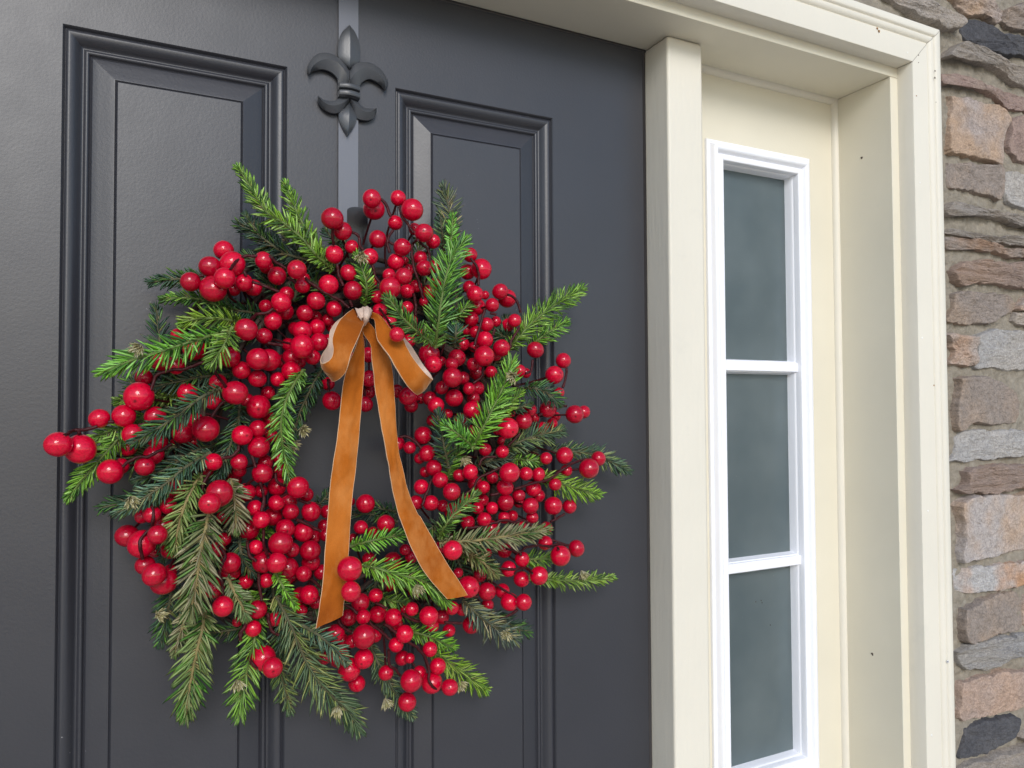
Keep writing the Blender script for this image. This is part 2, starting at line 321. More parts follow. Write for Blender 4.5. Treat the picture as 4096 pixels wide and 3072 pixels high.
for (x, y, r, mk) in ((714,588,.0016,'hole'),(713,645,.0019,'hole'),(577,458,.0014,'hole'),(577,519,.0012,'hole'),(560,795,.0014,'rust'),(722,848,.0009,'hole'),(446,198,.0017,'hole'),(430,258,.0008,'hole'),(486,437,.0018,'chip'),(588,1516,.0020,'chip'),(740,1180,.0013,'rust')):
    px, py = T(x, y); speck('nail_hole' if mk == 'hole' else 'paint_chip', px, py, CY if mk != 'hole' or x < 600 else CY-0.0058, r, M[mk])
for (x, y, r) in ((236,235,.0020),(250,258,.0024)): px, py = T(x, y); speck('dirt_speck', px, py, CY-0.001, r, M['rust'])
for (px, py, r, mk) in ((3596+193*.4821,800+1145*.4821,.0022,'chip'),(3596+290*.4821,800+1538*.4821,.0018,'rust'),(3596+240*.4821,1550+1024*.4821,.0022,'chip'),(3596+270*.4821,2272+1388*.4821,.0023,'chip')): speck('paint_chip', px, py, CY, r, M[mk])
px, py = 3596+406*.4821, 2272+778*.4821; speck('nail_hole', px, py, CY-0.0058, .0028, M['white']); speck('nail_hole', px, py, CY-0.0066, .0015, M['hole'])
for (px, py, r) in ((3447,631,.0030),(2500+1367*.7235,1872+1028*.7235,.0030)):       # holes in the jamb side
    d = ray(px, py); p = CAM+d*((0.8735-CAM.x)/d.x); speck('nail_hole', px, py, p.y, r, M['hole'], (-1, 0, 0), 1.0, 0.8)

# ================================================================ SIDELIGHT
side = thing('sidelight_window', 'narrow cream sidelight with white framed frosted panes beside the door', 'window')
fx0, fx1, fz0, fz1 = 0.5785, 0.8062, -0.5935, 0.4425
s = MB(); YP = 0.010; xs = [0.5230, fx0+0.008, fx1-0.008, 0.8740]; zs = [-1.470, fz0+0.008, fz1-0.008, ZT-0.0005]
for i in range(3):
    for j in range(3):
        if i == 1 and j == 1: continue
        s.add([W(xs[i],YP,zs[j]), W(xs[i+1],YP,zs[j]), W(xs[i+1],YP,zs[j+1]), W(xs[i],YP,zs[j+1])], [(0,1,2,3)])
s.build('panel', M['cream'], side, flat=True)
lp = smooth([(0,0.0106,0),(0.0,0.0062,0),(0.0012,0.0050,0),(0.0045,0.0042,0),(0.0056,0.0052,0),(0.0070,0.0032,0),(0.0100,-0.0018,0),(0.0135,-0.0036,0),(0.0170,-0.0022,0),(0.0195,0.0014,0),(0.0212,0.0040,0),(0.0226,0.0030,0),(0.0250,0.0016,0),(0.0295,0.0012,0),(0.0310,0.0018,0)], 44)
lp = [(p.x, p.y) for p in lp] + [(0.0316,0.0030),(0.0318,0.0125),(0.0321,0.0135),(0.0328,0.0140),(0.0336,0.0160),(0.0346,0.0215),(0.0356,0.0275),(0.0362,0.0300)]
for sd_ in range(4):
    mb = MB(); rows = []
    for wv, y in lp:
        A = W(fx0+wv, y, fz0+wv); B = W(fx1-wv, y, fz0+wv); C_ = W(fx1-wv, y, fz1-wv); D = W(fx0+wv, y, fz1-wv); rows.append([(A,B),(B,C_),(C_,D),(D,A)][sd_])
    mb.grid(rows); mb.build('moulding', M['white'], side, angle=45)
ix0, ix1 = fx0+0.0316, fx1-0.0316; mz = [0.0838, -0.2385]
def muntin(zc):
    pr = [(-0.0120,0.0296),(-0.0112,0.0240),(-0.0098,0.0205),(-0.0096,0.0150),(-0.0088,0.0142),(-0.0078,0.0146),(-0.0076,0.0100),(-0.0070,0.0094),(0.0070,0.0094),(0.0076,0.0100),(0.0078,0.0146),(0.0088,0.0142),(0.0096,0.0150),(0.0098,0.0205),(0.0112,0.0240),(0.0120,0.0296)]
    rows = [[W(ix0-0.001, y, zc+h), W(ix1+0.001, y, zc+h)] for h, y in pr]; mb = MB(); mb.grid(rows); mb.build('muntin', M['white'], side, angle=40)
for zc in mz: muntin(zc)
zz = [fz1-0.030, mz[0]+0.006, mz[0]-0.006, mz[1]+0.006, mz[1]-0.006, fz0+0.030]
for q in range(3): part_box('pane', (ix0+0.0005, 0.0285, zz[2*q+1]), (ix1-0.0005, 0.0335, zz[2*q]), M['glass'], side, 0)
for (a_, b_) in (((ix1-0.003, 0.0345, fz0+0.028), (ix1+0.02, 0.0600, fz1-0.028)), ((ix0-0.02, 0.0345, fz0+0.028), (ix0+0.003, 0.0600, fz1-0.028)), ((ix0-0.02, 0.0346, fz0+0.006), (ix1+0.02, 0.0601, fz0+0.0335)), ((ix0-0.02, 0.0346, fz1-0.0335), (ix1+0.02, 0.0601, fz1-0.006))): part_box('inner_reveal', a_, b_, M['white'], side, 0)
for zc in mz: part_box('inner_muntin', (ix0+0.0032, 0.0345, zc-0.009), (ix1-0.0032, 0.050, zc+0.009), M['white'], side, 0)
def bead(p, q, dx, dz):                     # quarter-round stop moulding in the corner between panel and jamb
    rows = []; k = 8; r = 0.0088
    for i in range(k+1):
        t = math.pi/2*i/k
        if dx: o = Vector((dx*r*math.sin(t), -r*math.cos(t)*1.0, 0))
        else: o = Vector((0, -r*math.cos(t), dz*r*math.sin(t)))
        rows.append([W(*p)+o, W(*q)+o])
    mb = MB(); mb.grid(rows); mb.build('stop_bead', M['cream_wood'], side)
bead((0.8735,0.0102,-1.47), (0.8735,0.0102,ZT), -1, 0); bead((0.523,0.0101,ZT), (0.8735,0.0101,ZT), 0, -1); bead((0.5232,0.0102,-1.47), (0.5232,0.0102,ZT), 1, 0)
for (zx, zy) in ((722,740),(752,733),(757,745),(803,868)):
    px, py = 2500+zx*.7235, 1872+zy*.7235; p = at(px, py, 0.0285); mb = MB(); mb.tube([p, p+Vector((0,-0.0004,0))], 0.0009, 8); mb.build('dark_spot', M['hole'], side)

# ================================================================ STONE WALL
wall = thing('stone_wall', 'rubble stone house wall in grey, rust and brown beside the cream casing', 'wall')
MY = -0.117                                  # mortar face
def stone_mat(name, base, tint, strata, dark=0.74):
    m, nt, b = new_mat(name); tc = nt.nodes.new('ShaderNodeNewGeometry'); oi = nt.nodes.new('ShaderNodeObjectInfo')
    cx = nt.nodes.new('ShaderNodeCombineXYZ')
    for q in range(3): nt.links.new(oi.outputs['Random'], cx.inputs[q])
    off = nt.nodes.new('ShaderNodeVectorMath'); off.operation = 'MULTIPLY_ADD'; nt.links.new(cx.outputs[0], off.inputs[0]); off.inputs[1].default_value = (9, 17, 13); nt.links.new(tc.outputs['Position'], off.inputs[2]); v = off.outputs[0]
    big = noise_tex(nt, 11, 3, 0.55, v); br = ramp(nt, [(0.40, 0.0), (0.60, 1.0)]); nt.links.new(big, br.inputs['Fac'])
    c1 = mix(nt, br.outputs['Color'], base, tint)
    mid = noise_tex(nt, 95, 6, 0.72, v, (1, 1, strata)); mr = ramp(nt, [(0.28, dark), (0.52, 1.0), (0.80, 1.28)]); nt.links.new(mid, mr.inputs['Fac'])
    c2 = mix(nt, 1.0, c1, mr.outputs['Color'], 'MULTIPLY')
    fin = noise_tex(nt, 330, 4, 0.75, v, (1, 1, max(1, strata*0.5))); fr_ = ramp(nt, [(0.30, 0.62), (0.5, 1.0), (0.72, 1.30)]); nt.links.new(fin, fr_.inputs['Fac']); c2 = mix(nt, 1.0, c2, fr_.outputs['Color'], 'MULTIPLY')
    pale = noise_tex(nt, 48, 5, 0.75, v); pr = ramp(nt, [(0.62, 0.0), (0.76, 0.55)]); nt.links.new(pale, pr.inputs['Fac'])
    c3 = mix(nt, pr.outputs['Color'], c2, tuple(min(1, x*1.5+0.09) for x in base))
    nt.links.new(c3, b.inputs['Base Color']); b.inputs['Roughness'].default_value = 0.88; b.inputs['Specular IOR Level'].default_value = 0.25
    nm = bump(nt, b, mid, 0.75, 0.0045); fine = noise_tex(nt, 420, 4, 0.7, v); nm = bump(nt, b, fine, 0.5, 0.0014, nm)
    if strata > 3: bump(nt, b, noise_tex(nt, 60, 5, 0.75, v, (1, 1, strata)), 0.8, 0.006, nm)
    return m
G = dict(gray=((0.35,0.31,0.275),(0.39,0.335,0.285)), blue=((0.375,0.36,0.35),(0.40,0.37,0.34)), rust=((0.37,0.31,0.28),(0.42,0.30,0.215)), brown=((0.28,0.235,0.205),(0.32,0.245,0.19)),
         red=((0.30,0.215,0.185),(0.33,0.25,0.21)), pink=((0.42,0.375,0.355),(0.45,0.335,0.255)), black=((0.075,0.075,0.084),(0.10,0.098,0.104)), orange=((0.38,0.29,0.245),(0.43,0.305,0.235)), tan=((0.40,0.345,0.31),(0.44,0.295,0.21)), mixo=((0.42,0.405,0.40),(0.46,0.27,0.16)))
SM = {}
def smat(kind, strata):
    key = (kind, strata)
    if key not in SM: SM[key] = stone_mat('stone_%s_%d' % (kind, strata), G[kind][0], G[kind][1], strata)
    return SM[key]
def stone(poly, kind, strata=1, proud=0.026, rough=0.004, name='stone', fine=True):
    proud *= 0.30 if strata < 3 else 0.44
    cc = sum(poly, Vector())/len(poly); poly = [cc+(p-cc)*(1+min(0.06, 0.0028/max(0.01, (p-cc).length))) for p in poly]
    n = 96 if fine else 28; P = smooth(poly+[poly[0]], n+1)[:-1]; c = sum(P, Vector())/n; sd2 = random.uniform(0, 90)
    P = [p+Vector((noise.noise(p*30+Vector((sd2,0,0))), 0, noise.noise(p*30+Vector((0,sd2,0)))))*0.0045 + Vector((noise.noise(p*110), 0, noise.noise(p*110+Vector((5,5,5)))))*0.0026 + Vector((noise.noise(p*290), 0, noise.noise(p*290+Vector((5,5,5)))))*0.0014 for p in P]
    if sum((P[i].x-c.x)*(P[(i+1)%n].z-c.z)-(P[(i+1)%n].x-c.x)*(P[i].z-c.z) for i in range(n)) < 0: P.reverse()
    tilt = (random.uniform(-0.07, 0.07), random.uniform(-0.12, 0.04)); sk = max(1.0, strata*0.85)
    def relief(q):
        v = Vector((q.x*22, sd2, q.z*22*sk)); w_ = Vector((q.x*10, sd2+9, q.z*10))
        h = rough*(1.0*noise.noise(w_)+0.9*noise.noise(v)+0.50*noise.noise(v*2.3)+0.36*noise.noise(v*5.1)+0.26*noise.noise(v*10.7)+0.18*noise.noise(v*21.3))
        if strata > 2: h += rough*0.8*(abs(noise.noise(Vector((q.x*9, sd2, q.z*70))))*2-0.5)
        return h
    rows = []
    for inset, h in ((-0.003, -0.4), (-0.0015, 0.2), (0.0, 0.80), (0.0007, 0.95), (0.0020, 1.0), (0.0060, 1.02)):
        R_ = []
        for p in P:
            d = (p-c); L = d.length; q = p-d/L*min(inset, L*0.45); hh = max(h, 0)
            y = MY - proud*h - relief(q)*hh + ((q.x-c.x)*tilt[0] + (q.z-c.z)*tilt[1])*hh
            R_.append(Vector((q.x, y, q.z)))
        rows.append(R_)
    base = rows[5]; ts = (0.92, 0.84, 0.76, 0.68, 0.60, 0.52, 0.44, 0.36, 0.28, 0.20, 0.12, 0.05) if fine else (0.7, 0.35, 0.12)
    for t in ts:
        R_ = []
        for p in base:
            q = c.lerp(p, t); y = MY - proud*(1.0+0.10*(1-t)) - relief(q) + (q.x-c.x)*tilt[0] + (q.z-c.z)*tilt[1]
            R_.append(Vector((q.x, y, q.z)))
        rows.append(R_)
    mb = MB(); o = mb.grid(rows, closed_u=True); mb.v.append((c.x, MY-proud*1.10-relief(c), c.z)); ci = len(mb.v)-1; b0 = o+(len(rows)-1)*n
    for i in range(n): mb.f.append((b0+i, b0+(i+1) % n, ci))
    return mb.build(name, smat(kind, strata), wall, flat=True)
STONES = [
 ('T','gray',3,.034,'250,-60 420,-40 620,10 700,60 800,110 890,180 880,240 800,262 640,185 480,85 320,0'),
 ('T','rust',3,.030,'800,-90 1090,-90 1180,60 1235,130 1180,190 1100,140 960,110 890,50'),
 ('T','brown',3,.030,'1290,90 1452,30 1600,20 1610,300 1452,255 1350,230 1270,180'),
 ('T','black',1,.032,'945,165 1080,180 1200,240 1330,300 1500,340 1640,380 1650,540 1470,485 1330,450 1190,410 1100,360 1000,330 950,270'),
 ('T','gray',4,.034,'830,430 900,390 1000,410 1150,470 1300,530 1500,610 1600,640 1600,790 1452,740 1330,680 1200,590 1050,520 900,480 790,490'),
 ('T','red',2,.028,'755,620 900,630 1060,665 1180,720 1290,770 1452,820 1560,850 1560,940 1452,922 1330,900 1250,860 1150,770 1000,720 880,700 755,690'),
 ('T','rust',1,.030,'850,800 960,830 1080,850 1240,880 1310,940 1310,1050 1260,1200 1240,1350 1120,1310 960,1280 840,1260 830,1050 855,900'),
 ('T','red',1,.028,'1340,1020 1452,975 1620,990 1640,1180 1600,1330 1460,1340 1380,1300 1310,1220 1330,1120'),
 ('T','brown',1,.028,'830,1350 1000,1370 1245,1410 1240,1640 1130,1620 950,1570 850,1560'),
 ('T','blue',1,.028,'1280,1430 1452,1450 1650,1480 1650,1690 1500,1740 1360,1690 1290,1560'),
 ('U','gray',5,.032,'380,80 450,20 560,50 750,100 900,120 1100,150 1160,165 1160,270 1037,240 900,190 750,150 600,135 420,125'),
 ('U','gray',5,.030,'370,270 480,240 620,290 780,310 1037,310 1180,330 1180,430 1037,400 850,370 700,342 560,307 430,292'),
 ('U','tan',5,.029,'370,322 470,313 600,345 780,368 1037,424 1180,450 1180,510 1037,480 900,465 750,430 580,405 380,400'),
 ('U','orange',6,.033,'440,600 510,520 700,510 900,530 1037,520 1200,540 1200,760 1037,730 900,715 750,690 510,690'),
 ('U','brown',2,.032,'450,780 650,780 880,800 950,880 920,930 820,960 760,1010 640,1025 400,1000 440,900'),
 ('U','tan',3,.027,'960,865 1037,815 1180,800 1180,890 1037,905 970,915'),
 ('U','gray',3,.027,'945,945 1037,925 1190,920 1190,1060 1037,1040 950,1020'),
 ('U','tan',3,.028,'400,1140 520,1130 620,1150 632,1250 602,1370 500,1360 400,1350 460,1290 440,1220'),
 ('U','blue',2,.031,'645,1120 780,1095 1037,1100 1230,1110 1230,1400 1037,1400 900,1405 780,1380 645,1395 620,1330 655,1250'),
 ('V','brown',1,.034,'480,-60 600,-86 760,-56 900,4 980,80 1000,180 960,270 870,300 720,290 620,280 540,340 480,340 470,200 490,60'),
 ('V','blue',2,.030,'480,420 540,375 700,370 1037,360 1240,360 1240,560 1037,570 880,570 700,590 560,605 420,605 480,540'),
 ('V','orange',6,.033,'530,700 680,660 850,650 1037,640 1190,640 1190,810 1037,830 900,850 700,875 580,880 460,850 540,800'),
 ('V','pink',1,.032,'480,980 540,930 750,910 1037,890 1220,880 1230,1320 1037,1340 900,1350 760,1390 560,1430 500,1420 510,1200'),
 ('V','mixo',1,.029,'475,1520 620,1500 830,1470 1037,1430 1180,1400 1190,1600 1037,1637 850,1662 700,1692 560,1702 480,1647'),
 ('W','brown',1,.031,'515,350 700,270 850,220 980,215 1015,290 1020,400 1000,510 850,540 700,580 560,610 520,480'),
 ('W','blue',5,.031,'470,690 650,620 850,580 1037,550 1200,520 1200,680 1037,720 930,730 820,790 750,820 560,830 500,800'),
 ('W','orange',1,.032,'520,950 700,900 900,860 1037,850 1230,820 1230,1110 1037,1150 900,1180 700,1220 520,1250 505,1080'),
 ('W','black',2,.031,'560,1340 700,1290 860,1240 960,1230 945,1320 900,1420 800,1480 640,1550 520,1570 550,1440'),
 ('W','gray',4,.031,'470,1680 600,1610 800,1560 1037,1480 1180,1440 1180,1760 1037,1790 700,1850 480,1850'),
 ('W','tan',2,.027,'1060,250 1200,210 1210,470 1060,500 1045,380'),
 ('W','gray',2,.027,'1000,1400 1060,1340 1200,1290 1200,1400 1060,1440'),
]
OR = dict(T=(3396, 0), U=(3596, 800), V=(3596, 1550), W=(3596, 2272))
taken = []
def hit(x0, x1, z0, z1): return any(x0 < b_ and x1 > a_ and z0 < d_ and z1 > c_ for a_, b_, c_, d_ in taken)
for rg, kind, strata, proud, pts in STONES:
    ox, oy = OR[rg]; poly = []
    for t in pts.split():
        x, y = map(float, t.split(',')); poly.append(at(ox+x*0.4821, oy+y*0.4821, MY-proud*0.17))
    xs_ = [p.x for p in poly]; zs_ = [p.z for p in poly]; taken.append((min(xs_)-.006, max(xs_)+.006, min(zs_)-.006, max(zs_)+.006))
    stone(poly, kind, strata, proud, 0.0042 if strata > 2 else 0.0032)
# courses beyond the picture: right of it, above the door and on the far left
kinds = ['gray','blue','rust','brown','pink','tan','orange','gray','red','black','mixo']
def course_fill(x0, x1, z0, z1):
    z = z0
    while z < z1-0.02:
        h = min(random.choice((0.05, 0.07, 0.09, 0.11)), z1-z); x = x0+random.uniform(0, 0.03)
        while x < x1-0.05:
            wd = min(random.uniform(0.17, 0.36), x1-x); g_ = 0.011
            a, b_, c_, d_ = x+g_, x+wd-g_, z+g_*0.8, z+h-g_*0.8
            if wd > 0.06 and not hit(a, b_, c_+Z0, d_+Z0):
                j = lambda s_: random.uniform(-s_, s_)
                poly = [W(a+j(.006), MY, c_+j(.004)), W((a+b_)/2, MY, c_+j(.006)), W(b_+j(.006), MY, c_+j(.004)), W(b_+j(.008), MY, (c_+d_)/2), W(b_+j(.006), MY, d_+j(.004)), W((a+b_)/2, MY, d_+j(.006)), W(a+j(.006), MY, d_+j(.004)), W(a+j(.008), MY, (c_+d_)/2)]
                stone(poly, random.choice(kinds), random.choice((1, 2, 4)), random.uniform(.024, .033), fine=False)
            x += wd
        z += h
random.seed(11)
course_fill(0.965, 1.95, -1.46, -0.615); course_fill(1.285, 1.95, -0.615, 0.86); course_fill(0.30, 0.66, 0.66, 0.86); course_fill(-1.25, 0.30, 0.66, 0.86); course_fill(-1.25, -0.55, -1.46, 0.66); course_fill(-1.25, 1.95, 0.86, 1.02); course_fill(0.63, 1.29, 0.655, 0.86); course_fill(1.195, 1.287, -0.615, 0.86)
# mortar bed: a sheet with its own relief, laid round the opening
m, nt, b = new_mat('mortar'); n1 = noise_tex(nt, 60, 5, 0.7); r = ramp(nt, [(0.3, (0.235, 0.205, 0.16)), (0.7, (0.39, 0.345, 0.28))]); nt.links.new(n1, r.inputs['Fac'])
nt.links.new(r.outputs['Color'], b.inputs['Base Color']); b.inputs['Roughness'].default_value = 0.95
nm = bump(nt, b, noise_tex(nt, 260, 5, 0.75), 0.9, 0.004); bump(nt, b, noise_tex(nt, 45, 3), 0.6, 0.008, nm); M['mortar'] = m
def mortar(x0, x1, z0, z1, st):
    nx, nz = max(2, int((x1-x0)/st)), max(2, int((z1-z0)/st)); rows = []
    for j in range(nz+1):
        R_ = []
        for i in range(nx+1):
            p = W(x0+(x1-x0)*i/nx, 0, z0+(z1-z0)*j/nz)
            y = MY - 0.0055*noise.noise(p*16) - 0.0035*noise.noise(p*47) - 0.0022*noise.noise(p*120) - 0.0012*noise.noise(p*260)
            R_.append((p.x, y, p.z))
        rows.append(R_)
    mb = MB(); mb.grid(rows); return mb.build('mortar', M['mortar'], wall)
mortar(0.925, 1.30, -0.75, 0.95, 0.0035); mortar(1.2999, 2.0, -1.478, 1.06, 0.02); mortar(0.925, 1.3001, -1.478, -0.7499, 0.02); mortar(-1.3, 0.9251, 0.6001, 1.06, 0.012); mortar(-1.3, -0.505, -1.478, 0.6002, 0.02); mortar(0.9249, 1.3001, 0.9499, 1.06, 0.02)
mb = MB(); mb.box(W(-1.3, -0.09, 1.0), W(2.0, 0.055, 1.08)); mb.box(W(0.915, -0.085, -1.478), W(2.0, 0.055, 1.0)); mb.box(W(-1.3, -0.085, -1.478), W(-0.5, 0.055, 1.0)); mb.box(W(-0.4998, -0.085, 0.6125), W(0.9148, 0.055, 1.0)); mb.build('backing_wall', M['mortar'], wall, flat=True)

# ================================================================ WREATH HANGER
hang = thing('wreath_hanger', 'dark metal over-door strap with a fleur-de-lis, holding the wreath', 'hanger')
SX0, SX1 = -0.0065, 0.0178
rows = []
for (y, z) in [(0.046,0.40),(0.046,0.5527),(0.045,0.5540),(-0.0025,0.5540),(-0.0034,0.5530),(-0.0034,0.2),(-0.0034,0.172),(-0.006,0.164),(-0.012,0.160),(-0.034,0.160),(-0.042,0.164),(-0.0455,0.172),(-0.0460,0.246),(-0.0460,0.2490)]:
    rows.append([W(SX0,y,z), W(SX1,y,z)])
cx_ = (SX0+SX1)/2; hw_ = (SX1-SX0)/2
for t in (15, 35, 55, 72, 85): rows.append([W(cx_-hw_*math.cos(math.radians(t)), -0.0460, 0.2490+0.0050*math.sin(math.radians(t))), W(cx_+hw_*math.cos(math.radians(t)), -0.0460, 0.2490+0.0050*math.sin(math.radians(t)))])
mb = MB(); mb.grid(rows[:8]); st = mb.build('strap', M['strap'], hang, flat=True); sm_ = st.modifiers.new('thick', 'SOLIDIFY'); sm_.thickness = 0.0016; sm_.offset = 0
mb = MB(); mb.grid(rows[7:]); st = mb.build('hook', M['hook'], hang, flat=True); sm_ = st.modifiers.new('thick', 'SOLIDIFY'); sm_.thickness = 0.0018; sm_.offset = 0
FL = lambda t: [(1200+float(q.split(',')[0])*0.30135, 80+float(q.split(',')[1])*0.30135) for q in t.split()]
def petal(name, outer, ridge, inner, n=26, hr=0.0085, hb=0.0030):
    def lift(pts, Y): return smooth([at(x, y, Y) for x, y in pts], n)
    o, r_, i_ = lift(FL(outer), -0.006), lift(FL(ridge), -0.010), lift(FL(inner), -0.006)
    rows = []
    for a, b_, c in zip(o, r_, i_):
        A0 = Vector((a.x, -0.0042, a.z)); A1 = Vector((a.x, -0.0042-hb, a.z)); B = Vector((b_.x, -0.0042-hr, b_.z)); C1 = Vector((c.x, -0.0042-hb, c.z)); C0 = Vector((c.x, -0.0042, c.z))
        m1 = A1.lerp(B, 0.5)+Vector((0,-0.0006,0)); m2 = C1.lerp(B, 0.5)+Vector((0,-0.0003,0))
        rows.append([A0, A1, A1.lerp(m1, 0.25)+Vector((0,-0.0004,0)), m1, B.lerp(m1, 0.12), B, B.lerp(m2, 0.12), m2, C1, C0])
    mb = MB(); mb.grid(rows); return mb.build(name, M['iron'], hang, angle=38)
petal('leaf', '650,70 560,160 515,270 503,400 510,500 580,590 655,655', '652,75 657,200 660,330 660,450 658,550 656,655', '652,70 730,170 780,300 798,420 785,540 730,600 656,655')
petal('petal', '655,690 600,600 500,500 400,450 290,440 190,480 120,570 98,650 120,722', '642,800 590,690 500,580 400,535 290,540 200,590 150,650 122,722', '640,862 515,862 500,790 460,735 390,683 290,657 180,677 140,705 122,724')
petal('petal', '655,690 690,620 740,580 840,562 950,580 1060,650 1140,760 1168,860 1132,938', '660,800 740,700 850,650 960,670 1060,750 1115,840 1130,938', '650,870 765,905 810,840 890,790 960,795 1060,850 1100,890 1129,940')
petal('petal', '650,1035 520,1038 500,1050 420,1080 310,1060 270,1035 238,1015', '645,1052 560,1110 450,1145 340,1120 260,1050 238,1018', '655,1090 560,1200 480,1242 380,1225 290,1160 240,1080 236,1020')
petal('petal', '655,1040 700,1055 760,1090 840,1160 930,1180 1010,1173', '660,1060 760,1160 850,1225 930,1225 1008,1178', '655,1090 700,1200 740,1290 800,1325 900,1335 980,1300 1012,1230 1012,1182')
petal('leaf', '650,1100 590,1170 520,1240 515,1320 560,1440 625,1545', '650,1110 648,1250 640,1400 628,1540', '650,1100 700,1190 748,1290 738,1360 690,1460 628,1546')
def band(y0, y1, y2, y3):
    rows = []
    for u in range(9):
        t = u/8; top = at(1200+(505+270*t)*.30135, 80+(y0+(y1-y0)*t)*.30135, -0.006); bot = at(1200+(502+272*t)*.30135, 80+(y2+(y3-y2)*t)*.30135, -0.006)
        bulge = 0.0100+0.0035*math.sin(math.pi*t); R_ = []
        for v in range(8):
            s_ = v/7; p = top.lerp(bot, s_); R_.append(Vector((p.x, -0.0040-bulge-0.0012*math.sin(math.pi*s_) if 0 < v < 7 else -0.0040-bulge*0.7, p.z)))
        rows.append([Vector((top.x,-0.004,top.z))]+R_+[Vector((bot.x,-0.004,bot.z))])
    rows = [[Vector((p.x, -0.004, p.z)) for p in rows[0]]]+rows+[[Vector((p.x, -0.004, p.z)) for p in rows[-1]]]
    mb = MB(); mb.grid(rows); mb.build('band', M['iron'], hang, angle=50)
band(855, 905, 935, 985); band(945, 995, 1030, 1080)

